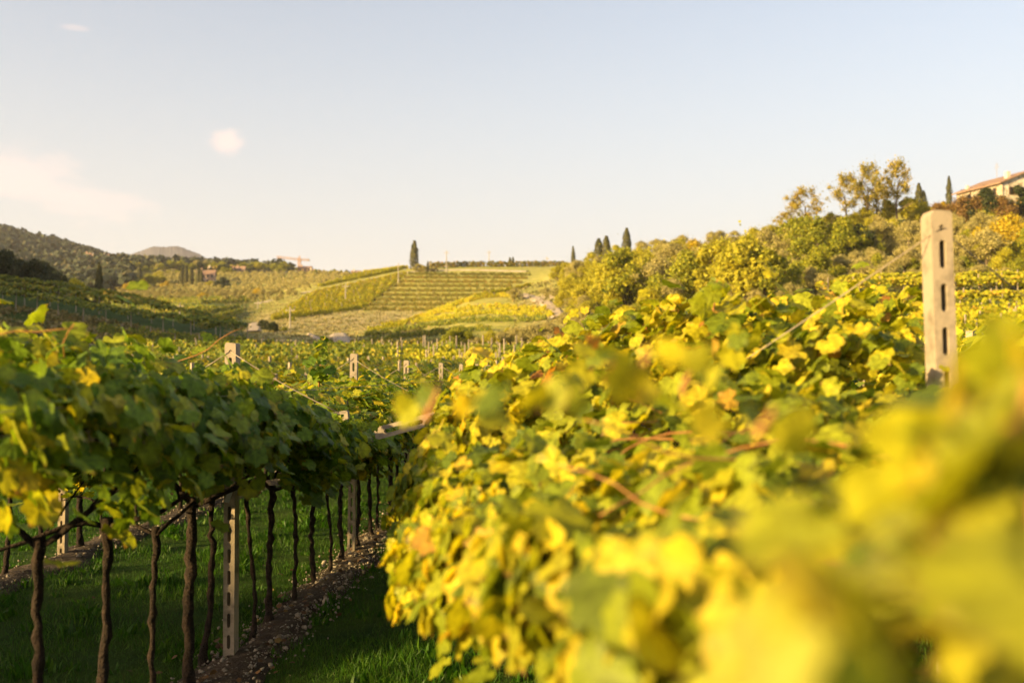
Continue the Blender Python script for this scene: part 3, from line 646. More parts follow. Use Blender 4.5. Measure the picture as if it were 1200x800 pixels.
for k, (yc, n, lab) in enumerate(nearv):
    n = int(n*(1.3 if k < 3 else 2.2 if k < 5 else 2.5))
    x = XR; t = empty('grapevine', (x, yc, gz(x, yc))); tag(t, lab, 'grapevine', 'grapevines of the right row')
    link('trunk', TRUNK[(k*5+1) % NV], None, t).scale = (1, 1, .82)
    P, Nn, T, sz = near_vine(yc, n, .86, 40+k); P = P-np.array(t.location)
    me = leaves_mesh('foliage', P, Nn, T, sz, LEAF); me.materials.append(M['vine_near' if k < 4 else 'vine_right']); link('foliage', me, None, t)
    random.seed(500+k)
    for q in range(8):
        yy = yc+random.uniform(-.4, .4); Le = float(np.interp(yy, [.35, .6, 1.0, 1.5, 2.5, 3.6, 4.6, 7], [.3, .26, .22, .12, -.25, -.5, -.7, -.8]))
        c_ = link('cane', CANE[random.randrange(5)], None, t); u0 = random.uniform(max(Le, .2)+.25, 1.0); z0 = random.uniform(1.72, 2.0) if yy < 3.2 else random.uniform(1.75, 2.05)
        if yy < 1.6 and random.random() < .6: c_.location = (max(u0, .65)-x, yy-yc, 1.7-t.location.z)
        else: c_.location = (u0-x, yy-yc, z0-t.location.z)
        c_.scale = (min(1, max(.2, (u0-Le)/.8)),)*2+(1,)
        c_.rotation_euler = (random.uniform(-.4, .4), random.uniform(-.1, .25), math.pi+random.uniform(-.9, .9))
y = 7.9; j = 0
while y < 32:
    vine(XR+random.uniform(-.03, .03), y, '%s golden grapevine beyond the slotted arm in the right row' % ordw(j), 'grapevines of the right row', TRUNK[j % NV], FOL_RF[j % 4], 0, sc=random.uniform(.97, 1.03))
    y += .8; j += 1

# single upright shoot above the left canopy, part of its own vine
def shoot(x, y, z0, h, n, m_, label, group, leafs=(.05, .09), lean=(.03, 0)):
    t = empty('vine_shoot', (x, y, z0)); tag(t, label, 'vine shoot', group); mb = MB(); pts = [(lean[0]*math.sin(q*2.2)*q, lean[1]*q, h*q) for q in np.linspace(0, 1, 9)]; mb.tube(pts, [.006*(1-.6*i/8) for i in range(9)], 6); mb.build('cane', M['cane'], t, True)
    q = rng.random(n); P = np.stack([np.interp(q, np.linspace(0, 1, 9), [p[0] for p in pts])+rng.normal(0, .045, n)*(1.3-q), rng.normal(0, .05, n), h*q], -1)
    Nn = rng.normal(0, .6, (n, 3)); Nn[:, 1] -= .6; Nn[:, 2] += .4; T = np.stack([rng.normal(0, .6, n), rng.normal(0, .4, n), np.full(n, -.6)], -1)
    me = leaves_mesh('foliage', P, Nn, T, rng.uniform(*leafs, n)*(1.15-.55*q), LEAF); me.materials.append(m_); link('foliage', me, None, t)
shoot(-1.96, 8.0, 2.06, .40, 26, M['vine_left'], 'single upright leafy shoot standing above the left canopy', None)
shoot(.60, 4.0, 2.35, .20, 14, M['vine_right'], 'small yellow shoot on top of the right canopy', None)
for q, (sx, sy, d, h, n, ls) in enumerate(((500,478,1.5,.06,5,(.028,.04)), (560,484,1.6,.05,4,(.03,.04)), (628,466,1.3,.05,4,(.028,.04)), (742,446,1.15,.06,5,(.035,.048)), (800,445,1.5,.05,5,(.03,.045)), (888,488,1.0,.03,3,(.03,.035)), (690,440,2.2,.10,7,(.035,.05)), (850,420,2.6,.10,7,(.035,.055)), (1185,545,.62,.03,4,(.045,.06)), (1090,600,.62,.04,5,(.04,.055)), (880,770,.50,.06,6,(.045,.06)), (1190,700,.5,.07,7,(.045,.065)), (1185,500,.62,.05,6,(.055,.07)), (1205,450,.75,.06,6,(.06,.075)), (1160,530,.68,.04,5,(.055,.07)))):
    x, y = wxy(sx, d); z0 = CAMZ+(HOR-sy)/F*d
    shoot(x, y, z0-.02, h, n, M['vine_near' if 7 < q < 12 else 'vine_right'], ['small shoot of yellow leaves hanging blurred over the aisle above the slotted arm', 'blurred yellow shoot tip right of the slotted arm', 'blurred yellow leaf cluster at the left shoulder of the golden canopy', 'large blurred pale leaf cluster rising over the golden canopy', 'blurred leaf cluster right of the large pale one', 'bright blurred leaf cluster in the middle of the golden canopy', 'yellow shoot on the left shoulder of the golden canopy', 'yellow shoot before the hump of the golden canopy', 'huge blurred leaf cluster at the right edge, right of the pale post', 'huge blurred leaf cluster under the pale post', 'huge blurred yellow leaf cluster at the bottom right', 'huge blurred green leaf cluster in the lower right corner', 'huge blurred green leaf cluster right of the pale post, lower of two', 'huge blurred green leaf cluster right of the pale post, topmost at the frame edge', 'blurred green leaf cluster just right of the foot of the pale post'][q], 'loose shoots close to the camera', ls, (.02, .01))
# paper tag
tg = MB(); tg.box(-.017, .017, -.001, .001, -.05, .05); o = tg.build('vine_tag', M['card']); o.location = (XL+.15, 6.95, 1.31); o.rotation_euler = (0, R(18), R(10)); tag(o, 'small white paper tag hanging under the left canopy beside the thick trunk', 'tag')

# row wires of the near rows
for x, z_, lab in ((XL+.9, 2.0, 'thin trellis wire along the aisle side of the left row'), (XL, 1.75, 'thin trellis wire along the middle of the left row'), (XM+.3, 1.3, 'thin trellis wire of the row behind the left one')):
    mb = MB(); mb.tube([(x, yy, z_+gz(x, yy)) for yy in np.linspace(2.5, 33, 40)], .002, 5); tag(mb.build('trellis_wire', M['wire']), lab, 'wire', 'trellis wires of the near rows')

# ------------------------------------------------------------------ ground cover near by
def soil_strip(xc, y0, y1, half, name='soil_strip'):
    n = int((y1-y0)/.12); k = 13; Vv = []
    for i in range(n):
        y = y0+(y1-y0)*i/(n-1); wl = half*(1+.25*math.sin(y*2.1)+.18*math.sin(y*5.3+1)); wr = half*(1+.22*math.sin(y*1.7+2)+.2*math.sin(y*4.1))
        for j in range(k):
            u = j/(k-1)*2-1; x = xc+(wl if u < 0 else wr)*u
            Vv.append((x, y, gz(x, y)+.07*(1-u*u)-.012*(abs(u) > .95)+random.gauss(0, .006)))
    Fm = [(i*k+j, i*k+j+1, (i+1)*k+j+1, (i+1)*k+j) for i in range(n-1) for j in range(k-1)]
    me = bpy.data.meshes.new(name); me.from_pydata(Vv, [], Fm); me.polygons.foreach_set('use_smooth', [True]*len(Fm)); me.update(); return tag(link(name, me, M['soil']), kind='structure')
soil_strip(XL+.12, 4, 40, .27); soil_strip(XM+.1, 7, 40, .32); soil_strip(XR, -3, 40, .4)
# stones
ico = bmesh.new(); bmesh.ops.create_icosphere(ico, subdivisions=1, radius=1); IV = np.array([v.co[:] for v in ico.verts]); IF = np.array([[v.index for v in f.verts] for f in ico.faces]); ico.free()
def stones(n):
    P = []; sz = []
    for q in range(n):
        row = random.random(); xc = XL+.14 if row < .8 else XM+.1; y = (4.5+random.random()**1.6*20) if row < .8 else 8+random.random()*12
        P.append((xc+random.gauss(0, .17), y)); sz.append(min(.04, .004+random.expovariate(1/.0058)))
    P = np.array(P); z = ground(P[:, 0], P[:, 1])+.055; sz = np.array(sz)
    Fr = rotframes(rng.normal(0, 1, (n, 3)), rng.normal(0, 1, (n, 3)))*np.stack([rng.uniform(.6, 1, (n,)), rng.uniform(.7, 1.2, (n,)), rng.uniform(.5, .8, (n,))], -1)[:, None, :]
    v, f = stamp(np.stack([P[:, 0], P[:, 1], z+sz*.2], -1), Fr, sz, IV*np.array([1, 1, 1]), IF); return npmesh('gravel', v, f)
tag(link('gravel', stones(8500), M['stone']), 'pale limestone gravel scattered along the soil under the vines', 'gravel', kind='stuff')
# grass
def blades(n, region, size, name, mm, label, cat, width=.05):
    x, y = region(n); z = ground(x, y); n = len(x); s = rng.uniform(size[0], size[1], n)*(1+.5*np.sin(x*3+y*2)*np.sin(y*2.3-x))
    TV = np.array([(-.5*width*2, 0, 0), (.5*width*2, 0, 0), (.4*width*2, .12, .5), (-.4*width*2, .12, .5), (0, .42, .95)]); 
    a = rng.uniform(0, 2*np.pi, n); lean = rng.normal(0, .35, (n, 2))
    nn = np.stack([lean[:, 0], lean[:, 1], np.ones(n)], -1); t = np.stack([np.cos(a), np.sin(a), np.zeros(n)], -1)
    Fr = rotframes(nn, t); k = 5
    V = np.einsum('nij,nkj->nki', Fr, TV[None]*s[:, None, None])+np.stack([x, y, z-.004], -1)[:, None]
    base = (np.arange(n)*k)[:, None]; q = base+np.array([[0, 1, 2, 3]]); tr = base+np.array([[3, 2, 4]])
    me = npmesh(name, V.reshape(-1, 3), [q, tr]); return tag(link(name, me, mm), label, cat, kind='stuff')
def reg(n):
    y = 3.9+rng.random(n)**1.7*26; x = rng.uniform(-1, 1, n)*(1.2+y*.55)-y*.16-.2
    strip = np.minimum(np.abs(x-XL-.12), np.minimum(np.abs(x-XM-.1), np.abs(x-XR)))
    keep = (strip > .24+.12*np.sin(y*3)) | (rng.random(n) < .13); keep &= (x > -14) & (x < 3)
    keep &= (rng.random(n) < .55+.45*np.sin(x*1.9+np.sin(y*1.1)*2)*np.sin(y*1.5+1)+.25)
    return x[keep], y[keep]
blades(420000, reg, (.035, .085), 'grass', M['grass'], 'lush dark green grass between the vine rows', 'grass', .035)
def reg2(n):
    y = 3.9+rng.random(n)**1.6*14; c_ = rng.integers(0, 500, n); cx = rng.uniform(-8, 2.2, 500); cyy = 4+rng.random(500)**1.5*14
    x = cx[c_]+rng.normal(0, .05, n); y = cyy[c_]+rng.normal(0, .05, n); s = np.abs(x-XL-.12); k_ = (s > .2) & (np.abs(x-XM) > .2)
    return x[k_], y[k_]
blades(9000, reg2, (.05, .11), 'weeds', M['grass'], 'broad-leaved weeds tufted in the grass of the aisle', 'weeds', .16)

def litter(n):
    y = 4.2+rng.random(n)**1.5*16; x = np.where(rng.random(n) < .85, XL+.1+rng.normal(0, .3, n), rng.uniform(-8, 1.5, n)); z = ground(x, y)+.03+.06*rng.random(n)+.04*(np.abs(x-XL-.1) < .3)
    Nn = rng.normal(0, .35, (n, 3)); Nn[:, 2] += 1
    return leaves_mesh('fallen_leaves', np.stack([x, y, z], -1), Nn, rng.normal(0, 1, (n, 3)), rng.uniform(.018, .04, n), LEAFLO)
M['litter'] = leafmat('fallen_leaf', [(0, (.08, .05, .03)), (.8, (.17, .10, .05)), (1, (.36, .28, .09))], .1, .8)
tag(link('fallen_leaves', litter(450), M['litter']), 'fallen brown and yellow vine leaves on the soil and grass', 'fallen leaves', kind='stuff')

# ------------------------------------------------------------------ vine rows farther off
PM = MB(); PM.box(-.045, .045, -.045, .045, 0, 2.3); PMESH = PM.mesh('post'); PMESH.materials.append(M['concrete'])
def vine_row(pts, label, group, m_, h0=.7, h1=2.0, width=.9, card=.30, dens=26, post_gap=5.0, post_h=2.3, flat=False, seed=0, name='vine_row', trunks=False, maxposts=60, gaps=.06):
    r_ = np.random.default_rng(seed+11)
    P = [pts[0]]
    for a, b_ in zip(pts[:-1], pts[1:]):
        n = max(1, int((b_-a).length/1.0))
        for i in range(1, n+1): P.append(a.lerp(b_, i/n))
    A = np.array([[p.x, p.y] for p in P]); seg = np.linalg.norm(np.diff(A, axis=0), axis=1); cum = np.concatenate([[0], np.cumsum(seg)]); Lg = cum[-1]
    if Lg < 1: return None
    root = empty(name, tuple(pts[0])); tag(root, label, 'vine row', group); o3 = np.array(root.location)
    n = int(dens*Lg); s = r_.random(n)*Lg
    k_ = (np.sin(s*.9+seed)*np.sin(s*.37+seed*2)+1)/2 > gaps*r_.random(n)*2.2; s = s[k_]; n = len(s)
    x = np.interp(s, cum, A[:, 0]); y = np.interp(s, cum, A[:, 1])
    dx = np.gradient(A[:, 0], cum); dy = np.gradient(A[:, 1], cum); tx = np.interp(s, cum, dx); ty = np.interp(s, cum, dy); l = np.hypot(tx, ty); nx, ny = -ty/l, tx/l
    v = r_.random(n); lump = .16*np.sin(s*1.9+seed)+.1*np.sin(s*4.3)+r_.normal(0, .08, n)
    if flat: off = r_.uniform(-1, 1, n)*width; z = h1-.12*np.abs(off/width)**2-np.where(np.abs(off) > .8*width, r_.random(n)*(h1-h0)*.8, r_.exponential(.12, n))+lump*.6
    else: off = r_.normal(0, .33, n)*width*.6+np.sign(r_.normal(0, 1, n))*width*.22; z = h0+(h1-h0)*v+lump*v
    px = x+nx*off; py = y+ny*off; gzv = ground(x, y)
    Nn = np.stack([nx*np.sign(off)+r_.normal(0, .5, n), ny*np.sign(off)+r_.normal(0, .5, n), np.abs(r_.normal(.5 if not flat else 1.2, .5, n))], -1)
    T = r_.normal(0, .6, (n, 3)); T[:, 2] -= .5
    sz = r_.uniform(.6, 1.25, n)*card
    V, Fm = stamp(np.stack([px, py, gzv+z], -1)-o3, rotframes(Nn, T), sz, *CARD)
    me = npmesh('foliage', V, Fm); me.materials.append(m_); link('foliage', me, None, root)
    if trunks:
        mb = MB(); 
        k = 0
        for q in np.arange(.4, Lg, 1.0):
            xx = float(np.interp(q, cum, A[:, 0])); yy = float(np.interp(q, cum, A[:, 1])); zz = gz(xx, yy)-o3[2]; xx -= o3[0]; yy -= o3[1]
            if k < 100:
                TRK = link('trunk', TRUNKLO, None, root); TRK.location = (xx, yy, zz); TRK.rotation_euler = (0, 0, q*2); k += 1
    if post_gap:
        q = .3+post_gap*float(r_.random()); k = 0
        while q < Lg and k < maxposts:
            xx = float(np.interp(q, cum, A[:, 0])); yy = float(np.interp(q, cum, A[:, 1]))
            p = link('post', PMESH, None, root); p.location = (xx-o3[0], yy-o3[1], gz(xx, yy)-o3[2]-.1); p.scale = (1, 1, post_h/2.3*random.uniform(.95, 1.05)); p.rotation_euler = (R(random.uniform(-1.5, 1.5)), R(random.uniform(-1.5, 1.5)), random.uniform(0, 1))
            q += post_gap*float(r_.uniform(.85, 1.15)); k += 1
    return root
tb = MB(); tb.tube([(0, 0, 0), (.02, .01, .5), (-.01, .03, 1.0), (.02, 0, 1.4)], [.035, .028, .026, .03], 6); TRUNKLO = tb.mesh('trunk', True); TRUNKLO.materials.append(M['bark'])
sd_ = 0
# continuation of the flat field to the foot of the hills, in rows parallel to the near ones
rowsx = [XL, XR]+[XM-3.45*k for k in range(0, 9)]
for k, x in enumerate(rowsx):
    y0 = 32 if x in (XL, XR) else (21 if x == XM else 14+k*2.2)
    y1 = 58
    lab = ('far stretch of the left vine row across the flat field' if x == XL else 'far stretch of the right vine row across the flat field' if x == XR else 'leafy pergola row in the flat field, %s to the left of the aisle' % ordw(k-1))
    vine_row([Vector((x, y, 0)) for y in np.linspace(y0, y1, 8)], lab, 'pergola rows of the flat field', M['vine_mid'], 1.2, 2.08, 1.5, .17, 130 if k > 2 else 110, 4.34, 2.42, True, k, trunks=x in (XL,), maxposts=16)
for k in range(4):
    x = XR+3.6*(k+1)
    vine_row([Vector((x, y, 0)) for y in np.linspace(5+2*k, 70, 9)], 'leafy pergola row beyond the golden vines, %s to the right of the aisle' % ordw(k), 'pergola rows of the flat field', M['vine_mid'] if k else M['vine_right'], 1.2, 2.1, 1.3, .17, 110, 4.34, 2.3, True, 30+k, maxposts=16)
# block of low posts beyond the field
k = 0
for d in np.arange(62, 104, 3.6):
    vine_row([spot(x, d) for x in np.linspace(130, 462, 7)], 'low green row at the left end of the flat field, %s from near side' % ordw(k), 'cross rows at the end of the flat field', M['vine_mid'], .3, 1.25 if d < 90 else .85, .8, .18, 60, 9, 1.6, False, 60+k, maxposts=8)
    vine_row([spot(x, d) for x in np.linspace(470+random.uniform(-14, 22), 668, 5)], 'golden row with pale stakes left of the golden canopy, %s from near side' % ordw(k), 'staked rows beside the golden canopy', M['vine_hill'] if d < 80 else M['vine_mid'], .3, 1.2 if d < 90 else .85, .8, .18, 60, 2.6, 2.1 if d < 90 else 1.5, False, 260+k, maxposts=12); k += 1
# hedge-like row at the foot of the hill
vine_row([spot(x, 112) for x in np.linspace(366, 528, 6)], 'tall dark vine row along the foot of the terraced hill', None, M['vine_terrace'], .2, 1.25, .8, .2, 90, 2.4, 1.75, False, 80)
vine_row([spot(x, 103) for x in np.linspace(115, 330, 6)], 'dark vine row along the foot of the scrubby bank at left', None, M['vine_mid'], .3, 1.25, .9, .2, 90, 3, 1.7, False, 81)
# left slope
A3 = [find(x, y, 104, 122) for x, y in ((-60,354),(-20,360),(10,365),(37,369),(77,376),(120,384),(160,390),(200,395),(245,400),(290,406))]
A2 = [find(x, y, 115, 138) for x, y in ((-60,346),(0,354),(50,360),(100,367),(150,374),(200,382),(250,392),(275,398))]
A1 = [find(x, y, 128, 150) for x, y in ((85,360),(105,360),(140,364),(175,372),(195,377))]
A0 = [find(x, y, 135, 165) for x, y in ((-60,340),(-20,344),(20,348),(60,353),(90,356))]
for q, (pl, lab) in enumerate(((A3, 'lowest pergola row on the shaded left slope, above the scrubby bank'), (A2, 'second pergola row up the shaded left slope'), (A1, 'short third pergola row up the shaded left slope, right of the dark trees'), (A0, 'top vine row on the left slope in front of the dark trees'))):
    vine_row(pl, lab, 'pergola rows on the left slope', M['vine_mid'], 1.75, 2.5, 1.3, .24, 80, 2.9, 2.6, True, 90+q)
# valley terraces behind the left slope
vt = [((108,352),(160,356),(215,362)), ((130,358),(190,362),(250,364)), ((150,365),(210,366),(262,364)), ((190,373),(230,370),(280,362)), ((205,381),(240,377),(284,366)), ((222,388),(250,384),(276,378)), ((160,349),(220,352),(290,351)), ((185,352.5),(235,356),(292,354))]
for q, pl in enumerate(vt):
    P = [find(x, y, 175, 400) for x, y in pl]
    vine_row(P, 'shaded vine row in the valley behind the left slope, %s counted from the top' % ordw([0, 2, 3, 4, 5, 7, 1, 6][q]), 'vine rows in the shaded valley', M['vine_mid'], .2, 1.3, .8, .3, 50, 6, 1.6, False, 100+q)
# golden slope left of the terraces: rows climbing beside the chalk path
K = 17
for q in range(K):
    t = q/(K-1)*1.0
    a = Vector((318, 376)).lerp(Vector((366, 345)), t); b_ = Vector((428, 362)).lerp(Vector((476, 322)), t)
    P = [find(*a.lerp(b_, s), 228, 360) for s in np.linspace(0, 1, 7)]
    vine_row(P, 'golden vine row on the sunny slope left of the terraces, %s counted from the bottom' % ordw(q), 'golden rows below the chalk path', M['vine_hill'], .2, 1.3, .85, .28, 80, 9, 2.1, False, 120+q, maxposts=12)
for q in range(6):
    t = q/5; a = Vector((372, 337)).lerp(Vector((425, 320)), t); b_ = Vector((468, 317)).lerp(Vector((478, 312)), t)
    P = [find(*a.lerp(b_, s), 300, 430) for s in np.linspace(0, 1, 6)]
    vine_row(P, 'golden vine row above the chalk path, %s counted from the path' % ordw(q), 'golden rows above the chalk path', M['vine_hill'], .2, 1.3, .85, .28, 80, 12, 2.1, False, 150+q, maxposts=12)
# terraces of the main hill
ter = [(321,478,622),(325,473,618),(330,466,612),(335,456,600),(340.5,446,588),(346,440,574),(351.5,432,556),(357,428,535),(363,425,516)]
for q, (y, xa, xb) in enumerate(ter):
    P = [find(x, y+ (x-540)*.004+1.2, 225, 365) for x in np.linspace(xa, xb, 7)]
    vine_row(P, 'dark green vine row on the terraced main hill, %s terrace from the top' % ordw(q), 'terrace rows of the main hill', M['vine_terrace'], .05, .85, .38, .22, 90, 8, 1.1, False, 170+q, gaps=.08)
P = [spot(x, 372) for x in np.linspace(503, 662, 8)]
vine_row(P, 'long vine row along the crest of the main hill behind the path', None, M['vine_terrace'], .2, 2.0, 1.6, .4, 60, 8, 2, False, 190)
# rounded spur in front
spur = [((432,402),(480,396),(530,391),(575,388)), ((428,395),(475,388),(520,381),(570,377),(640,376)), ((430,390),(480,380),(530,373),(580,368),(648,371)), ((448,385),(490,374),(535,366),(585,361),(640,365)),
        ((468,379),(505,368),(545,359),(590,354),(625,358)), ((486,374),(520,363),(550,354),(585,348),(606,349)), ((503,369),(530,360),(560,350),(598,342)), ((520,363),(545,354),(575,344),(610,337)), ((537,357),(560,348),(590,339),(622,333))]
for q, pl in enumerate([p_ for i_, p_ in enumerate(spur) if i_ not in (4, 7)]):
    P = [find(x, y, 115, 225) for x, y in pl]
    vine_row(P, 'golden vine row curving round the spur, %s counted from the bottom' % ordw(q), 'vine rows of the rounded spur', M['vine_hill'] if q > 1 else M['vine_mid'], .1, .9, .55, .18, 130, 6, 1.2, False, 200+q)
# terraces at the right
rr = [(108, 960, 1330, .9, 'upper'), (113.5, 985, 1330, .9, 'topmost'), (88, 900, 1330, .9, 'lower')]
for q, (d, xa, xb, g_, n_) in enumerate(rr):
    vine_row([spot(x, d) for x in np.linspace(xa, xb, 8)], '%s pergola row on the sunny terraces at right, behind the pale post' % n_, 'pergola rows on the right terraces', M['vine_hill'], 1.35, 2.25, 1.6, .25, 110, 2.6, 2.7, True, 230+q, maxposts=40)
for q, d in enumerate((52, 57, 62, 67, 72, 77, 82)):
    vine_row([spot(x, d) for x in np.linspace(860, 1330, 8)], 'leafy row with pale stakes below the right terraces, %s counted from the near side' % ordw(q), 'rows below the right terraces', M['vine_hill'], .6, 1.9, 1.2, .22, 70, 2.4, 2.2, False, 240+q, maxposts=40)
# netting along the lower terrace edge
P = [spot(x, 86.6) for x in np.linspace(960, 1330, 40)]; mb = MB()
for a, b_ in zip(P[:-1], P[1:]):
    mb.add([a+Vector((0, 0, -.2)), b_+Vector((0, 0, -.2)), b_+Vector((0, 0, .75)), a+Vector((0, 0, .75)), a+Vector((0, .12, -.2)), b_+Vector((0, .12, -.2)), b_+Vector((0, .12, .75)), a+Vector((0, .12, .75))], [(0,1,2,3),(4,7,6,5),(3,2,6,7),(0,4,5,1)])
tag(mb.build('netting_fence', M['netting']), 'low dark netting fence along the edge of the lower right terrace', 'fence')

# ------------------------------------------------------------------ trees
def crown_mesh(kind, seed, mm, n=1700):
    """unit tree crown: height 1 from the ground, leaves in clumps with gaps"""
    r_ = np.random.default_rng(seed); P = []; Nn = []
    if kind == 'cypress':
        k = n; z = r_.random(k)**.85; prof = np.interp(z, [0, .08, .3, .6, .85, 1], [.55, .9, 1, .82, .45, .05])*.115; a = r_.uniform(0, 6.283, k)
        rr_ = prof*(.75+.35*r_.random(k)+.12*np.sin(a*3+z*17+seed)); P = np.stack([rr_*np.cos(a), rr_*np.sin(a), .03+.97*z], -1); Nn = np.stack([np.cos(a), np.sin(a), r_.normal(.2, .3, k)], -1)+r_.normal(0, .3, (k, 3)); s = r_.uniform(.012, .03, k); P += np.stack([.02*np.sin(z*23+a*2), .02*np.cos(z*19+a*3), 0*z], -1)*(r_.random(k) < .6)[:, None]
    else:
        w_, z0, nb, br, sz = {'round': (.40, .16, 34, .135, .027), 'olive': (.48, .16, 30, .14, .023), 'airy': (.30, .34, 48, .075, .015), 'bush': (.52, .0, 30, .17, .030), 'spread': (.48, .06, 40, .135, .027)}[kind]
        bl = []
        for i in range(nb):
            a = r_.uniform(0, 6.283); q = r_.random()**.45; zz = r_.random()**.9
            env = (1-abs(2*zz-.8)**2.4*.75) if kind != 'airy' else (.35+.65*math.sin(math.pi*min(1, zz*1.05)))
            lob = 1+.22*math.sin(a*3+seed)+.15*math.sin(a*2+zz*5+seed*2)
            bl.append((w_*q*env*lob*math.cos(a), w_*q*env*lob*math.sin(a), z0+br*.5+(1-z0-br*1.2)*zz, br*r_.uniform(.5, 1.2)))
        bl[0] = (.03, 0, 1-br*.7, br*.7)
        bl = np.array(bl); wts = bl[:, 3]**2; pick = r_.choice(nb, n, p=wts/wts.sum()); d = r_.normal(0, 1, (n, 3)); d /= np.linalg.norm(d, axis=1, keepdims=True)
        rad = bl[pick, 3]*(.45+.62*r_.random(n)**.7+(r_.random(n) < .06)*.3)
        if kind == 'airy': rad = bl[pick, 3]*np.abs(r_.normal(0, .85, n))
        else: rad = np.where(r_.random(n) < .3, bl[pick, 3]*np.abs(r_.normal(0, .95, n)), rad)
        P = bl[pick, :3]+d*rad[:, None]; P[:, 2] = np.maximum(P[:, 2], .015); Nn = d+r_.normal(0, .7, (n, 3)); Nn[:, 2] += .25; s = r_.uniform(.5, 1.4, n)*sz
    T = r_.normal(0, 1, (n, 3)); T[:, 2] -= .3
    V, Fm = stamp(P, rotframes(Nn, T), s, *CARD); me = npmesh('crown', V, Fm); me.materials.append(mm); return me
def tree_trunk(kind, seed):
    random.seed(seed); mb = MB(); h = {'cypress': .08, 'bush': .25, 'airy': .62}.get(kind, .45)
    pts = wander((0, 0, -.06), (random.uniform(-.1, .1), random.uniform(-.1, .1), 1), 8, (h+.06)/8, .06); r0 = {'airy': .018, 'bush': .012, 'cypress': .02}.get(kind, .035)
    mb.tube(pts, [r0*(1.25-.7*i/8) for i in range(9)], 7, .08)
    for q in range(0 if kind == 'cypress' else 7):
        p = pts[random.randint(3, 8)]; a = random.uniform(0, 6.28); mb.tube(wander(p, (math.cos(a), math.sin(a), random.uniform(.6, 1.4)), 6, random.uniform(.05, .075), .12), [r0*.45*(1-.75*i/6) for i in range(7)], 5)
    me = mb.mesh('trunk', True); me.materials.append(M['trunk']); return me
LIB = {}
def lib(kind, mm):
    if (kind, mm) not in LIB:
        n = {'cypress': 3000, 'airy': 5000, 'olive': 7500, 'round': 8500, 'bush': 7500, 'spread': 10000}[kind]
        LIB[(kind, mm)] = ([crown_mesh(kind, 7*len(LIB)+s, M[mm], n) for s in range(4)], [tree_trunk(kind, s+40) for s in range(3)])
    return LIB[(kind, mm)]
tcount = 0
def tree(pos, h, kind, mm, name, label, cat, group=None, wide=1.0, trunk=True):
    global tcount
    cr, tr = lib(kind, mm); tcount += 1; r_ = random.Random(tcount)
    t = empty(name, (pos.x, pos.y, pos.z-.1), r_.uniform(0, 6.28)); t.scale = (h*wide, h*wide, h); tag(t, label, cat, group)
    if trunk: link('trunk', tr[tcount % 3], None, t)
    link('crown', cr[r_.randrange(4)], None, t)
    return t
def ptree(x, yb, hpx, kind, mm, name, label, cat, d0, d1, group=None, wide=1.0):
    p = find(x, yb, d0, d1); _, d, _ = sx_depth(np.array([p.x]), np.array([p.y])); return tree(p, hpx/F*float(d[0]), kind, mm, name, label, cat, group, wide)
# cypresses (bearing, base, height, where)
cyp = [(485,316,35,300,365,'tall lone cypress beside the path on the main hill',1.25), (501,318,13,300,365,'tiny cypress just right of the tall lone cypress',1.1), (597.5,311.5,11,360,385,'left one of two small cypresses on the crest of the main hill',1.6), (601,311.5,11.5,360,385,'right one of two small cypresses on the crest of the main hill',1.3),
       (672,313,26,250,350,'slim cypress standing alone where the right hill begins',.9), (702,305,29,200,260,'bushy cypress, left one of a close pair',1.7), (711,303,29,200,260,'bushy cypress, right one of a close pair',1.6), (735,300,34,200,250,'single cypress rising from the shrubs right of the cypress pair',1.35),
       (1079.5,240,31,200,250,'thick cypress left of the thin tall one near the villa',1.3), (1085,240,22,200,250,'short cypress leaning on the thick one near the villa',1.4), (1115,240,37,200,250,'thin tall pointed cypress left of the villa',.8), (1130,238,20,200,250,'small dark cypress at the left corner of the villa',1.2),
       (114.5,349,41,150,220,'tall sunlit cypress above the left slope',1.0), (75,326,24,560,640,'cypress beside the small pink house at left',1.05), (49.5,320,16,560,640,'left cypress of a pair above the dark trees at left',1.3), (56.5,321,15,560,640,'right cypress of a pair above the dark trees at left',1.3),
       (137.5,337,18,370,500,'short cypress, left of a pair in the olive grove',1.0), (142,336,20,370,500,'cypress, right of a pair in the olive grove',1.1), (162,334,23,370,500,'dark cypress among yellow trees in the olive grove',1.4), (212,335,23,370,500,'broad cypress left of the pink farmhouse',1.3), (217,335,25,370,500,'tall cypress second left of the pink farmhouse',1.0),
       (223,335,23,370,500,'cypress touching the left wall of the pink farmhouse',1.1), (231.5,335,23,370,500,'cypress in front of the pink farmhouse',1.0), (235,335,20,370,500,'short cypress in front of the pink farmhouse',1.0), (313.5,312,11,600,640,'taller one of two tiny cypresses on the skyline left of the crane',1.2), (317.5,312,7,600,640,'shorter one of two tiny cypresses on the skyline left of the crane',1.5)]
for x, yb, h, d0, d1, lab, wd in cyp:
    if x == 114.5:
        p = spot(x, 152); tree(p, CAMZ+(HOR-307)/F*152-p.z+.1, 'cypress', 'cypress', 'cypress', lab, 'cypress', None, .8); continue
    ptree(x, yb, h, 'cypress', 'cypress', 'cypress', lab, 'cypress', d0, d1, wide=wd)
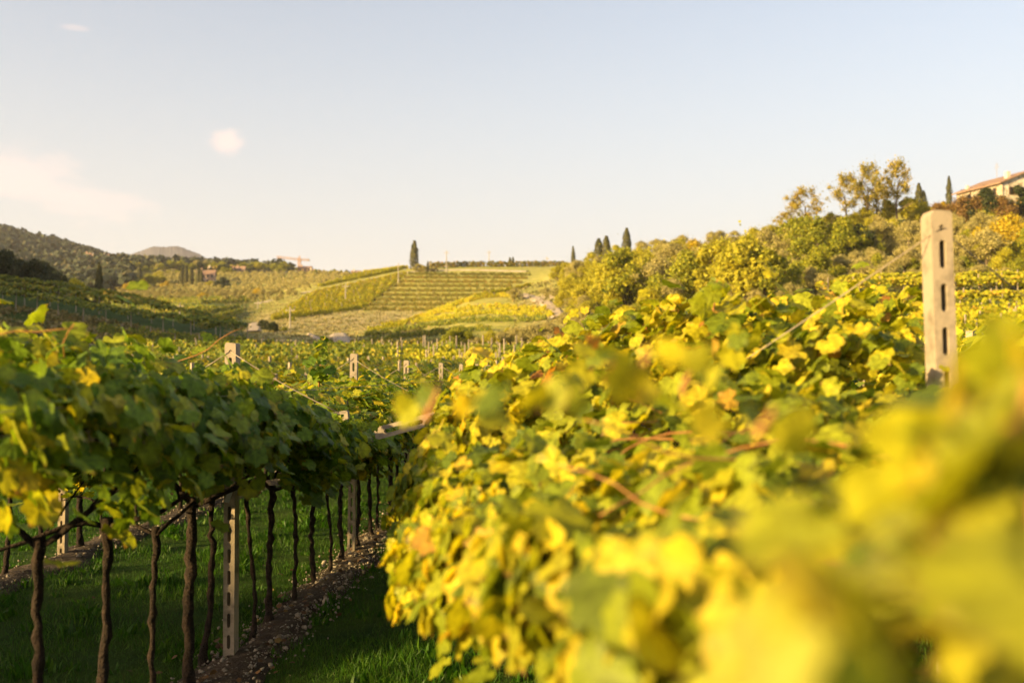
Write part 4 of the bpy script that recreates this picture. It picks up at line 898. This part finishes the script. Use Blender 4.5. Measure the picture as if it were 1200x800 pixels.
# airy trees on the right skyline
for x, yb, h, lab, wd in ((943,282,62,'airy acacia, leftmost of the tall thin-leaved skyline trees',1.2), (922,284,38,'low acacia left of the skyline acacias, beside the leftmost one',1.4), (993,270,68,'leaning airy acacia, second of the tall skyline trees',.95), (1019,268,78,'airy acacia between the leaning one and the tallest',.85), (1030,266,56,'shorter leafy acacia in front of the skyline group',1.0), (1053,264,80,'tallest airy acacia with its orange crown on the skyline',.85)):
    t = ptree(x, yb, h, 'airy', 'airy', 'acacia_tree', lab, 'tree', 190, 240, 'airy trees on the right skyline', wd)
TY = {'O': ('olive', 'olive', 'olive_tree', 'grey-green olive tree'), 'Y': ('round', 'broad', 'broadleaf_tree', 'yellow-green broadleaf tree'), 'G': ('spread', 'green', 'broadleaf_tree', 'dense green tree'), 'B': ('bush', 'yellow', 'shrub', 'bright yellow shrub'), 'R': ('bush', 'rusty', 'shrub', 'rusty brown shrub'), 'D': ('spread', 'dark', 'broadleaf_tree', 'dark green tree'), 'S': ('bush', 'broad', 'shrub', 'yellow-green shrub')}
right = [(655,334,22,'Y'),(675,334,28,'O'),(690,330,25,'Y'),(702,352,42,'Y'),(733,358,64,'G'),(715,362,50,'S'),(760,338,40,'Y'),(772,352,48,'O'),(805,356,58,'G'),(790,328,42,'O'),(812,312,30,'B'),(778,306,24,'O'),(800,298,22,'O'),(835,292,20,'O'),(750,318,28,'Y'),(845,352,68,'Y'),(875,358,78,'Y'),(897,355,60,'G'),(860,312,34,'O'),(830,322,36,'O'),(900,303,34,'O'),(925,308,40,'O'),(940,304,48,'G'),(884,290,22,'S'),(905,290,26,'Y'),(958,334,44,'G'),(930,330,26,'O'),(910,335,24,'B'),
 (931,306,46,'G'),(960,308,52,'G'),(990,306,48,'G'),(1010,304,40,'D'),(1035,300,40,'O'),(1066,292,32,'O'),(945,330,30,'O'),(917,318,25,'O'),(985,330,30,'O'),(1010,332,30,'O'),(1035,336,26,'O'),(998,344,22,'O'),(1058,345,20,'O'),(1062,318,30,'O'),(1128,312,36,'O'),(1158,312,42,'O'),(1118,328,28,'O'),(1150,342,30,'O'),(1180,340,26,'O'),(1188,302,48,'B'),(1158,262,40,'D'),(1176,264,32,'R'),(1197,254,36,'D'),(1131,262,32,'R'),(1100,262,24,'R'),(1084,258,22,'S'),(1066,262,30,'Y'),(1182,330,38,'Y'),(1197,344,36,'G'),(1108,252,16,'B'),(1042,262,26,'Y'),(1015,268,24,'Y'),(975,272,22,'Y'),
 (668,352,26,'S'),(685,362,30,'S'),(742,326,30,'S'),(822,340,36,'S'),(788,362,34,'O'),(762,368,30,'S'),(850,372,30,'O'),(918,352,26,'S'),(968,352,24,'O'),(1085,300,30,'O'),(1100,285,26,'S'),(1095,325,26,'O'),(1140,288,28,'O'),(1215,310,46,'G'),(1230,260,40,'D'),(1080,342,20,'S'),(655,318,14,'O'),(664,322,16,'Y'),(722,306,18,'Y'),(752,303,20,'O'),(862,284,14,'O'),(845,286,16,'O'),(770,296,16,'O'),(720,322,24,'O'),(694,312,16,'S'),(1048,282,26,'S'),(1030,318,24,'O'),(1170,285,30,'O'),(1120,275,24,'O'),(880,318,30,'Y')]
byt = {}
for e in right: byt.setdefault(e[3], []).append(e)
def where(x, y):
    return ('near the skyline' if y < 300 else 'high up' if y < 325 else 'halfway up' if y < 345 else 'low down')+' at right'
def landmark(x):
    marks = [(672, 'the slim lone cypress'), (706, 'the bushy cypress pair'), (735, 'the single cypress'), (810, 'the bright yellow shrub'), (870, 'the biggest golden tree'), (943, 'the leftmost acacia'), (993, 'the leaning acacia'), (1053, 'the tallest acacia'), (1082, 'the thick cypress'), (1115, 'the thin pointed cypress'), (1170, 'the villa')]
    mx, nm = min(marks, key=lambda q: abs(q[0]-x)); return ('below ' if abs(mx-x) < 8 else 'left of ' if x < mx else 'right of ')+nm
seen = {}
for x, yb, h, ty in sorted(right, key=lambda e: (e[0])):
    kind, mm, nm, ds = TY[ty]
    lab = '%s %s, %s' % (ds.replace('broadleaf ', '').replace('-green', ' green'), where(x, yb), landmark(x)); k = seen.get(lab, 0); seen[lab] = k+1
    if k: lab = ORD[k]+' '+lab
    ptree(x, yb, h*1.08, kind, mm, nm, lab, 'shrub' if nm == 'shrub' else 'tree', 115, 245, None, 1.12)
# fill of small olives and shrubs on the right slope, in loose tiers
r5 = random.Random(5); fl = 0
for q in range(150):
    x = r5.uniform(650, 1260); top = np.interp(x, [650, 720, 850, 950, 1050, 1250], [322, 302, 288, 268, 262, 258]); lo = np.interp(x, [650, 720, 850, 950, 1050, 1250], [390, 385, 380, 350, 338, 335])
    yb = r5.uniform(top+6, lo); ty = r5.choice('OOOSSYG' if x < 900 else 'OOOOSG'); kind, mm, nm, ds = TY[ty]
    ptree(x, yb, r5.uniform(15, 27), kind, mm, nm, {'O': 'small rounded olive tree between the larger trees of the right hillside', 'S': 'low yellow-green shrub filling the right hillside between the larger trees', 'Y': 'small yellow-green broadleaf tree filling the right hillside between larger ones', 'G': 'small dense green tree filling the right hillside between larger ones'}[ty], 'shrub' if nm == 'shrub' else 'tree', 105, 245,
          {'O': 'small olives of the right hillside', 'S': 'low shrubs of the right hillside', 'Y': 'small broadleaf trees of the right hillside', 'G': 'small green trees of the right hillside'}[ty], 1.15)
# left slope trees
for x, yb, h, ty, lab in ((-25,350,62,'D','dark tree cut by the left frame edge'),(5,352,52,'D','big dark tree, leftmost on the shaded slope'),(22,348,44,'D','dark tree second from the left on the shaded slope'),(38,352,46,'D','rounded dark tree in the middle of the shaded clump'),(56,354,40,'D','dark tree at the right end of the shaded clump'),(78,360,28,'D','lower dark tree between clump and green tree'),(86,362,34,'G','separate green tree right of the dark clump'),(68,358,30,'D','dark tree in front of the clump'),(12,356,34,'D','low dark tree at the foot of the clump'),(100,362,14,'D','small dark shrub left of the tall sunlit cypress'),(108,363,12,'D','tiny dark shrub at the foot of the tall sunlit cypress'),(125,362,10,'G','tiny green shrub right of the tall sunlit cypress'),(47,346,42,'D','dark tree at the back of the clump')):
    kind, mm, nm, ds = TY[ty]; ptree(x, yb, h, kind, mm, nm, lab, 'tree', 138, 175, 'dark trees on the left slope', 1.15)
for q, (x, y, h) in enumerate(((-25.2, -12.5, 7.3), (-26.0, -19.0, 8.2), (-24.6, -6.2, 6.9))):  # unseen trees added to cast shade on the left row and grass
    tree(Vector((x, y, gz(x, y))), h, 'spread', 'green', 'broadleaf_tree', ORD[q]+' broad tree added out of view, left of and behind the camera, for shade', 'tree', 'shade trees added outside the frame', .95)
# trees and bushes at the foot of the spur and round the bank
for x, yb, h, ty, lab in ((536,416,31,'G','round green tree with an orange top at the foot of the spur'),(524,415,18,'G','small green tree left of the round one at the foot of the spur'),(558,416,20,'O','grey olive right of the round green tree at the foot of the spur'),(575,414,24,'S','golden shrub between the olives at the foot of the spur'),(588,414,26,'O','second olive at the foot of the spur'),(606,412,30,'O','third and broad olive at the foot of the spur'),(624,411,32,'O','fourth olive at the foot of the spur'),(642,410,34,'O','last olive of the spur before the golden vines'),(603,352,15,'O','lone olive on the bare bend above the spur'),(640,350,14,'O','olive beside the low white wall'),(652,352,16,'O','olive right of the low white wall'),(596,398,15,'S','golden shrub on the spur above the olives'),(575,400,14,'S','small golden shrub on the spur above the olives')):
    kind, mm, nm, ds = TY[ty]; ptree(x, yb, h, kind, mm, nm, lab, 'shrub' if nm == 'shrub' else 'tree', 108, 260, 'trees round the spur', 1.3)
for x, yb, h, ty, lab in ((312,386,11,'D','dark olive at the edge of the bare bank'),(320,388,12,'D','larger dark olive on the bare bank'),(307,383,9,'D','small dark olive beside the track'),(343,376,6,'G','tiny shrub beside the pole on the bare bank'),(333,388,6,'G','tiny green shrub right of the dark olives'),(490,319,11,'O','bush at the foot of the tall lone cypress'),(495,319,9,'O','smaller bush right of the tall lone cypress'),(508,318,7,'O','low bush at the path end of the crest row')):
    kind, mm, nm, ds = TY[ty]; ptree(x, yb, h, 'bush' if h < 10 else kind, mm, nm, lab, 'shrub', 180, 370, None, 1.4)
# olive grove across the valley
r6 = random.Random(6); k = 0; rest = []
for row in range(15):
    yy = 352-row*2.1
    for x in np.arange(125, 420, 8.2):
        x = x+r6.uniform(-3, 3)+row*3; lim = 420-(yy-318)*2.7
        if x > lim or r6.random() < .12 or (224 < x < 250 and yy < 332): continue
        if x < 150 and yy < 330: continue
        hp = r6.uniform(5.2, 7.6); yb = yy+r6.uniform(-.7, .7)
        if k < 120: ptree(x, yb, hp, 'olive', 'olive', 'olive_tree', 'pale rounded olive tree standing in the sunny grove across the valley', 'tree', 290, 610, 'olive trees of the grove across the valley', 1.25); k += 1
        else: rest.append((x, yb, hp))
cp = []; cs = []
for x, yb, hp in rest:
    p = find(x, yb, 290, 610); d = float(sx_depth(np.array([p.x]), np.array([p.y]))[1][0]); h = hp/F*d
    dd = rng.normal(0, 1, (110, 3)); dd /= np.linalg.norm(dd, axis=1, keepdims=True); dd[:, 2] = np.abs(dd[:, 2])*1.1-.3
    cp.append(np.array(p)+np.array([0, 0, h*.5])+dd*h*.55*rng.uniform(.7, 1.05, (110, 1))*np.array([1.1, 1.1, .9])); cs.append(rng.uniform(.08, .16, 110)*h)
cp = np.concatenate(cp); cs = np.concatenate(cs)
V, Fm = stamp(cp, rotframes(rng.normal(0, 1, cp.shape), rng.normal(0, 1, cp.shape)), cs, *CARD)
tag(link('olive_grove', npmesh('olive_grove', V, Fm), M['olive']), 'upper part of the pale olive grove across the valley', 'olive grove', kind='stuff')
for x, yb, h, ty, lab in ((151,336,13,'Y','yellow-green tree in the grove left of the dark cypress'),(172,337,17,'G','round green tree in the grove right of the dark cypress'),(180,335,15,'Y','golden round tree in the grove, middle of three'),(188,336,14,'Y','golden round tree in the grove, right of three'),(186,327,10,'Y','golden tree behind the three round trees of the grove'),(194,338,9,'B','bright yellow shrub under the round trees of the grove'),(150,340,9,'B','bright yellow shrub at the left of the grove'),(237,352,9,'B','yellow shrub in the lower grove'),(302,353,9,'B','yellow tree by the end of the white path'),(260,338,14,'D','large dark round tree right of the pink farmhouse'),(127,345,7,'B','small yellow shrub right of the tall sunlit cypress'),(245,336,8,'Y','golden bush in front of the pink farmhouse'),(253,318,7,'B','tiny yellow tree left of the long red roof')):
    kind, mm, nm, ds = TY[ty]; ptree(x, yb, h, kind, mm, nm, lab, 'tree', 355, 600, None, 1.4)
# trees on the far crest
r7 = random.Random(7)
for q, x in enumerate(np.arange(118, 425, 4.4)):
    x += r7.uniform(-1.5, 1.5); ty = r7.choice('GGDOY')
    kind, mm, nm, ds = TY[ty]; hh = r7.uniform(5, 11) if x < 345 else r7.uniform(3, 6)
    ptree(x, np.interp(x, [118, 250, 330, 425], [314, 314, 316, 321])+r7.uniform(0, 2), hh, kind, mm, nm, ds+' on the far skyline ridge, %s from its left end' % ordw(q), 'tree', 500, 630, 'trees along the far ridge', 1.3)
# dark wood belts below the ridge
for q in range(70):
    x = r7.uniform(95, 260) if q < 50 else r7.uniform(255, 345); yb = r7.uniform(313, 322) if q < 50 else r7.uniform(312, 320); ty = r7.choice('GDDG')
    kind, mm, nm, ds = TY[ty]; ptree(x, yb, r7.uniform(5, 9), kind, mm, nm, 'dark bushy tree in the belt below the far ridge', 'tree', 500, 620, 'trees in the belt below the far ridge', 1.35)

# woods on the far left hill: one mass
def woods():
    n = 7000; P = []; r_ = np.random.default_rng(3); sx = 340-760*r_.random(n*2)**.8; d = r_.uniform(430, 1010, n*2)
    x, y = wxy(sx, d); z = ground(x, y); keep = (d < 930) & ((sx < 150) | (d > 660)) & (np.sin(x*.03)*np.sin(y*.024)+r_.normal(0, .5, n*2) > -.55); x, y, z = x[keep][:n], y[keep][:n], z[keep][:n]; n = len(x)
    h = r_.uniform(4, 9, n); V = []; m_ = 26
    cc = np.repeat(np.stack([x, y, z+h*.45], -1), m_, 0); dd = r_.normal(0, 1, (n*m_, 3)); dd /= np.linalg.norm(dd, axis=1, keepdims=True); dd[:, 2] = np.abs(dd[:, 2])*1.0
    PP = cc+dd*(np.repeat(h, m_)*.55)[:, None]*r_.uniform(.7, 1.05, (n*m_, 1))
    V, Fm = stamp(PP, rotframes(dd+r_.normal(0, .4, dd.shape), r_.normal(0, 1, dd.shape)), r_.uniform(1.4, 2.8, n*m_), *CARD)
    me = npmesh('woods', V, Fm); tag(link('woods', me, M['wood']), 'dark wooded hillside far away behind the left slope', 'woods', kind='stuff')
woods()
# scrub on the banks
def scrub(name, label, n, sxr, dr, size, mm, hmax=.5):
    r_ = np.random.default_rng(len(name)+n); sx = r_.uniform(*sxr, n); d = r_.uniform(*dr, n); x, y = wxy(sx, d)
    k = np.sin(x*.6+y*.2)*np.sin(y*.5)+r_.normal(0, .5, n) > -.1; x, y = x[k], y[k]; n = len(x); z = ground(x, y)+r_.random(n)**1.5*hmax
    Nn = r_.normal(0, .6, (n, 3)); Nn[:, 2] += .8; V, Fm = stamp(np.stack([x, y, z], -1), rotframes(Nn, r_.normal(0, 1, (n, 3))), r_.uniform(*size, n), *CARD)
    tag(link(name, npmesh(name, V, Fm), mm), label, 'scrub', kind='stuff')
scrub('bank_scrub', 'dry brown and green scrub on the bank under the left pergola rows', 16000, (-120, 320), (99, 111), (.12, .4), M['scrub'])
scrub('hill_scrub', 'dry tufts on the bare bank at the foot of the golden slope', 34000, (262, 520), (120, 330), (.1, .38), M['scrub'], .25)
scrub('slope_scrub', 'dry golden grass tufts between the trees of the right hill', 26000, (600, 1260), (110, 245), (.15, .5), M['scrub'], .5)
scrub('grove_grass', 'dry grass tufts under the olive grove across the valley', 9000, (110, 420), (350, 600), (.5, 1.1), M['scrub'], .5)

# ------------------------------------------------------------------ buildings
def house(pos, wx, dy, h, rz, label, wallm, roof_h=None, nwin=3, floors=1, name='house', group=None, chimneys=1, over=.4):
    t = empty(name, (pos.x, pos.y, pos.z-.3), rz); tag(t, label, 'house', group); mb = MB(); mb.box(-wx/2, wx/2, -dy/2, dy/2, -1.5, h)
    rh = roof_h or dy*.2; ov = over
    mb.add([(-wx/2, -dy/2, h), (-wx/2, dy/2, h), (-wx/2, 0, h+rh), (wx/2, -dy/2, h), (wx/2, dy/2, h), (wx/2, 0, h+rh)], [(0, 1, 2), (5, 4, 3), (0, 2, 5, 3), (1, 4, 5, 2)]); mb.build('wall', wallm, t)
    rf = MB(); a, b_ = wx/2+ov, dy/2+ov; zl = h-ov*rh/(dy/2)+.03
    rf.add([(-a, -b_, zl), (a, -b_, zl), (a, 0, h+rh+.05), (-a, 0, h+rh+.05), (-a, b_, zl), (a, b_, zl), (-a, -b_, zl+.18), (a, -b_, zl+.18), (a, 0, h+rh+.25), (-a, 0, h+rh+.25), (-a, b_, zl+.18), (a, b_, zl+.18)],
           [(6, 7, 8, 9), (9, 8, 11, 10), (0, 3, 2, 1), (3, 4, 5, 2), (0, 1, 7, 6), (4, 10, 11, 5), (0, 6, 9, 3), (3, 9, 10, 4), (1, 2, 8, 7), (2, 5, 11, 8)])
    rfo = rf.build('roof', M['tile'], t)
    for q in range(chimneys): c_ = MB(); xx = (-.25+.5*q)*wx; c_.box(xx-.3, xx+.3, -.9, -.35, h+rh*.6, h+rh+.9); c_.box(xx-.4, xx+.4, -1.0, -.25, h+rh+.9, h+rh+1.02); c_.build('chimney', wallm, rfo)
    for f in range(floors):
        for q in range(nwin):
            xx = (q+.5)/nwin*wx-wx/2; z0 = (f+.35)*h/floors; fr = MB(); fr.box(xx-.5, xx+.5, -dy/2-.04, -dy/2+.02, z0, z0+1.4); wn = fr.build('window', M['white_pl'], t)
            g = MB(); g.box(xx-.4, xx+.4, -dy/2-.06, -dy/2-.045, z0+.1, z0+1.3); g.build('pane', M['glass'], wn)
    return t
def phouse(x, yb, wpx, hpx, d0, d1, rz, label, wallm, **k):
    p = find(x, yb, d0, d1); d = float(sx_depth(np.array([p.x]), np.array([p.y]))[1][0]); W = wpx/F*d; return house(p, W, W*k.pop('deep', .6), hpx/F*d, rz, label, wallm, **k)
phouse(241, 333, 20, 12, 400, 560, .15, 'pink farmhouse among cypresses in the olive grove', M['pink'], nwin=4, floors=2, roof_h=2.0)
phouse(266, 317.5, 14, 3, 560, 625, 0, 'long low building with red roof right of the farmhouse, left one', M['pink'], nwin=3, deep=.5, roof_h=1.5)
phouse(281, 317.5, 11, 3, 560, 625, 0, 'long low building with red roof right of the farmhouse, right one', M['pink'], nwin=3, deep=.5, roof_h=1.5)
phouse(247, 316.5, 8, 2.4, 560, 625, 0, 'low white building left of the two red roofs', M['white_pl'], nwin=2, roof_h=1.0)
phouse(357, 319, 15, 5.5, 560, 630, .1, 'orange house under the crane on the skyline', M['orange_pl'], nwin=3, floors=1, roof_h=1.2)
phouse(366, 319, 7, 3.6, 560, 630, -.1, 'small white house right of the orange one under the crane', M['white_pl'], nwin=2, roof_h=.9)
phouse(417, 321.5, 10, 3.2, 440, 560, .1, 'white house on the skyline above the golden slope', M['white_pl'], nwin=2, roof_h=.8)
phouse(375, 320.5, 6, 2.4, 560, 630, .1, 'tiny pink house on the skyline right of the crane', M['pink'], nwin=2, roof_h=.7)
phouse(330, 319, 9, 2, 560, 630, .1, 'low white house left of the crane', M['white_pl'], nwin=2, roof_h=.7)
phouse(74, 330, 12, 6, 560, 640, .1, 'small pink house between the cypresses above the dark trees', M['pink'], nwin=2, roof_h=1.2)
for q, (x, yb, wp, hp, mm) in enumerate(((102,301,6,2.5,'pink'),(110,303,9,3,'white_pl'),(123,303,7,3,'white_pl'),(132,303.5,5,2.5,'pink'),(140,304,8,4,'orange_pl'),(4,279,5,3,'orange_pl'))):
    lab = ['leftmost pink house of the far hamlet', 'wide white house of the far hamlet', 'white house in the middle of the far hamlet', 'small pink house of the far hamlet', 'orange house at the right end of the far hamlet', 'single orange house high on the far left hill'][q]
    p = spot(x, 880 if q == 5 else 700); d = 880 if q == 5 else 700
    p.z = max(p.z, CAMZ+(HOR-yb)/F*d)-.3; house(p, wp/F*d, wp/F*d*.7, hp/F*d+1, .1*q, lab, M[mm], nwin=2, roof_h=1.0, group='houses of the far hamlet' if q < 5 else None)
# villa at the right: long side running away to the left, gable end to the right
pc = spot(1177, 205); vz = CAMZ+(HOR-262)/F*205
Lv = 13.5; Wv = 13.0; vdir = R(140)
vil = empty('villa', (pc.x, pc.y, vz), R(-20)); tag(vil, 'cream villa with a red tiled roof at the right edge of the skyline', 'villa')
# local: corner at origin, long facade along -x turned away, gable along +x
def vpt(u, v, z): return Vector((u, v, z))
eave = (HOR-213)/F*205+CAMZ-vz
ang = R(128)   # direction of the long facade from the corner
dA = Vector((math.cos(ang), math.sin(ang), 0)); dB = Vector((math.cos(R(32)), math.sin(R(32)), 0))
O = Vector((0, 0, 0)); A_ = dA*Lv; B_ = dB*Wv
up = Vector((0, 0, 1)); mid = B_*.5; rise = 2.6
mb = MB(); mb.add([O-up*3, O+up*eave, A_+up*eave, A_-up*3], [(0, 1, 2, 3)])
mb.build('side_wall', M['rubble'], vil)
mb = MB(); mb.add([O-up*3, B_-up*3, B_+up*eave, mid+up*(eave+rise), O+up*eave], [(0, 1, 2, 3, 4)])
mb.add([A_-up*3, A_+B_-up*3, A_+B_+up*eave, A_+mid+up*(eave+rise), A_+up*eave], [(4, 3, 2, 1, 0)]); mb.add([B_-up*3, B_+A_-up*3, B_+A_+up*eave, B_+up*eave], [(0, 1, 2, 3)]); mb.build('wall', M['plaster'], vil)
mb = MB(); eA = dA*.6; eB = dB*.7; sl = rise/(Wv/2)
for s in (0, 1):
    p0 = (O-eB-eA) if not s else (B_+eB-eA); p1 = p0+dA*(Lv+1.2); r0 = mid-eA; r1 = r0+dA*(Lv+1.2); ze = eave-.7*sl+.06; zr = eave+rise+.06
    q = [p0+up*ze, p1+up*ze, r1+up*zr, r0+up*zr]; q2 = [v_+up*.28 for v_ in q]; mb.add(q+q2, [(0, 1, 2, 3), (4, 7, 6, 5), (0, 4, 5, 1), (1, 5, 6, 2), (3, 7, 4, 0)])
vr = mb.build('roof', M['tile'], vil)
def vbox(name, m_, par, c0, w_, d_, h_, ax, ay):
    mb = MB(); q = [c0+ax*(sx_*w_/2)+ay*(sy_*d_/2)+up*(z_*h_) for z_ in (0, 1) for sx_, sy_ in ((-1, -1), (1, -1), (1, 1), (-1, 1))]
    mb.add(q, [(0, 3, 2, 1), (4, 5, 6, 7), (0, 1, 5, 4), (1, 2, 6, 5), (2, 3, 7, 6), (3, 0, 4, 7)]); return mb.build(name, m_, par)
vbox('chimney', M['white_pl'], vr, dA*2+dB*3+up*(eave+.8), .8, .8, 2.0, dA, dB); vbox('chimney', M['white_pl'], vr, dA*12+dB*1.5+up*(eave+.4), .6, .6, 1.2, dA, dB)
an = MB(); an.tube([dA*5+dB*3+up*(eave+1), dA*5+dB*3+up*(eave+5.2)], .05, 5); [an.tube([dA*(5-s)+dB*3+up*(eave+4.2+.35*q), dA*(5+s)+dB*3+up*(eave+4.2+.35*q)], .03, 5) for q, s in ((0, .8), (1, .6), (2, .4))]; an.build('antenna', M['wire'], vil)
nB = Vector((dB.y, -dB.x, 0)); nA = Vector((-dA.y, dA.x, 0))
for u, z_ in ((2.2, eave-2.4), (6.5, eave-2.4), (10.8, eave-2.4), (2.2, eave-5.4), (6.5, eave-5.4)):
    wn = vbox('window', M['shutter'], vil, dB*u+nB*.03+up*z_, 1.15, .1, 1.6, dB, nB); vbox('pane', M['glass'], wn, dB*u+nB*.10+up*(z_+.15), .6, .06, 1.3, dB, nB)
for u, z_ in ((2.0, eave-2.2), (6.0, eave-2.6), (9.5, eave-2.2), (6.0, eave-5.4)):
    wn = vbox('window', M['shutter'], vil, dA*u+nA*.03+up*z_, 1.0, .1, 1.5, dA, nA); vbox('pane', M['glass'], wn, dA*u+nA*.10+up*(z_+.15), .55, .06, 1.2, dA, nA)
dp = MB(); dp.tube([nB*.1+dB*.15+up*(-2), nB*.1+dB*.15+up*(eave-.1)], .07, 6); dp.build('drainpipe', M['wire'], vil)
# hut among the acacias and the pergola roof near the cypress
phouse(953, 268, 9, 5, 195, 235, .3, 'small brown shed among the skyline acacias', M['shutter'], nwin=1, roof_h=.5)
# low white wall above the spur
mb = MB(); p = find(636, 349, 180, 260); q = find(651, 350, 180, 260); dd = q-p; dd.z = 0; Lw = dd.length; mb.box(0, Lw, -.2, .2, -.6, .35); mb.box(-.03, Lw+.03, -.26, .26, .353, .45); o = mb.build('low_wall', M['stone']); o.location = p; o.rotation_euler = (0, 0, math.atan2(dd.y, dd.x)); tag(o, 'low white wall beside the olive at the bend of the track', 'wall')

# utility poles
def pole(x, yt, yb, d0, d1, label, cross=True, d=None):
    p = find(x, yb, d0, d1) if d is None else spot(x, d); dd = float(sx_depth(np.array([p.x]), np.array([p.y]))[1][0]); h = CAMZ+(HOR-yt)/F*dd-p.z
    t = empty('utility_pole', p, -.1); tag(t, label, 'pole', 'utility poles on the hills'); mb = MB(); mb.tube([(0, 0, -.5), (0, 0, h)], [.20, .13], 8); mb.build('pole', M['pole'], t)
    if cross: c_ = MB(); c_.box(-.95, .95, -.07, .07, h-.9, h-.75); c_.build('crossarm', M['pole'], t); [(lambda b_: (b_.tube([(xx, 0, h-.74), (xx, 0, h-.5)], .06, 6), b_.build('insulator', M['white_pl'], t)))(MB()) for xx in (-.85, 0.35, .85)]
for a in ((523,293,321,300,360,'tall utility pole on the terraced hill right of the lone cypress'),(466.5,308,331,280,350,'utility pole at the left end of the terraces'),(404.5,332,354,250,330,'utility pole in the golden rows below the path'),(339.5,359,385,190,250,'lowest utility pole, standing on the bare bank'),(573,293,311,360,385,'thin distant pole on the crest right of the tall one'),(641,300,312,360,385,'thin distant pole on the crest by the right hill'),(210,355,372,180,350,'short pole in the shaded valley'),(301.5,352,361,260,350,'stubby pole at the end of the white path')): pole(*a)
# crane
pcr = find(350, 317, 560, 630); dcr = float(sx_depth(np.array([pcr.x]), np.array([pcr.y]))[1][0]); sc = dcr/F
t = empty('tower_crane', pcr); tag(t, 'red tower crane with a long jib above the orange house', 'crane'); hm = (HOR-303)*sc+CAMZ-pcr.z
def lattice(a, b_, s, n, name):
    mb = MB(); a = Vector(a); b_ = Vector(b_); t_ = (b_-a).normalized(); u = t_.cross(Vector((0, 1, 0))).normalized() if abs(t_.y) < .9 else Vector((1, 0, 0)); v = t_.cross(u)
    cs = [u*sx_*s/2+v*sy_*s/2 for sx_, sy_ in ((-1, -1), (1, -1), (1, 1), (-1, 1))]
    for c_ in cs: mb.tube([a+c_, b_+c_], s*.11, 5)
    for i in range(n):
        for k_ in range(4): mb.tube([a.lerp(b_, i/n)+cs[k_], a.lerp(b_, (i+1)/n)+cs[(k_+1) % 4]], s*.07, 4)
    mb.build(name, M['crane'], t)
lattice((0, 0, 0), (0, 0, hm), 1.5, 14, 'mast'); lattice((0, 0, hm-.4), (-27*sc, 0, hm+2.6*sc), 1.1, 20, 'jib'); lattice((0, 0, hm-.4), (12*sc, 0, hm-1.3*sc), 1.1, 8, 'counter_jib'); lattice((0, 0, hm-.4), (0, 0, hm+3.4*sc), .9, 5, 'tower_head')
mb = MB(); mb.box(10.5*sc, 12.5*sc, -.7, .7, hm-2.6*sc, hm-1.4*sc); mb.build('counterweight', M['concrete'], t)
# road behind the field
mb = MB(); P = [spot(x, 106) for x in (375, 378, 383, 388)]
ribbon('road', [spot(x, 106) for x in (355, 370, 388, 398)], 2.2, M['asphalt'], .25)

# ------------------------------------------------------------------ haze
HAZE = True
if HAZE:
    mb = MB(); mb.box(-5200, 5200, -5200, 5200, -3, 330); hz = mb.build('haze', None); tag(hz, kind='stuff')
    m = bpy.data.materials.new('haze'); m.use_nodes = True; nt = m.node_tree; nt.nodes.remove(nt.nodes['Principled BSDF']); pv = nt.nodes.new('ShaderNodeVolumePrincipled')
    pv.inputs['Color'].default_value = (.93, .94, 1, 1); pv.inputs['Density'].default_value = .0001; pv.inputs['Anisotropy'].default_value = .1; nt.links.new(pv.outputs[0], nt.nodes['Material Output'].inputs['Volume']); hz.data.materials.append(m)
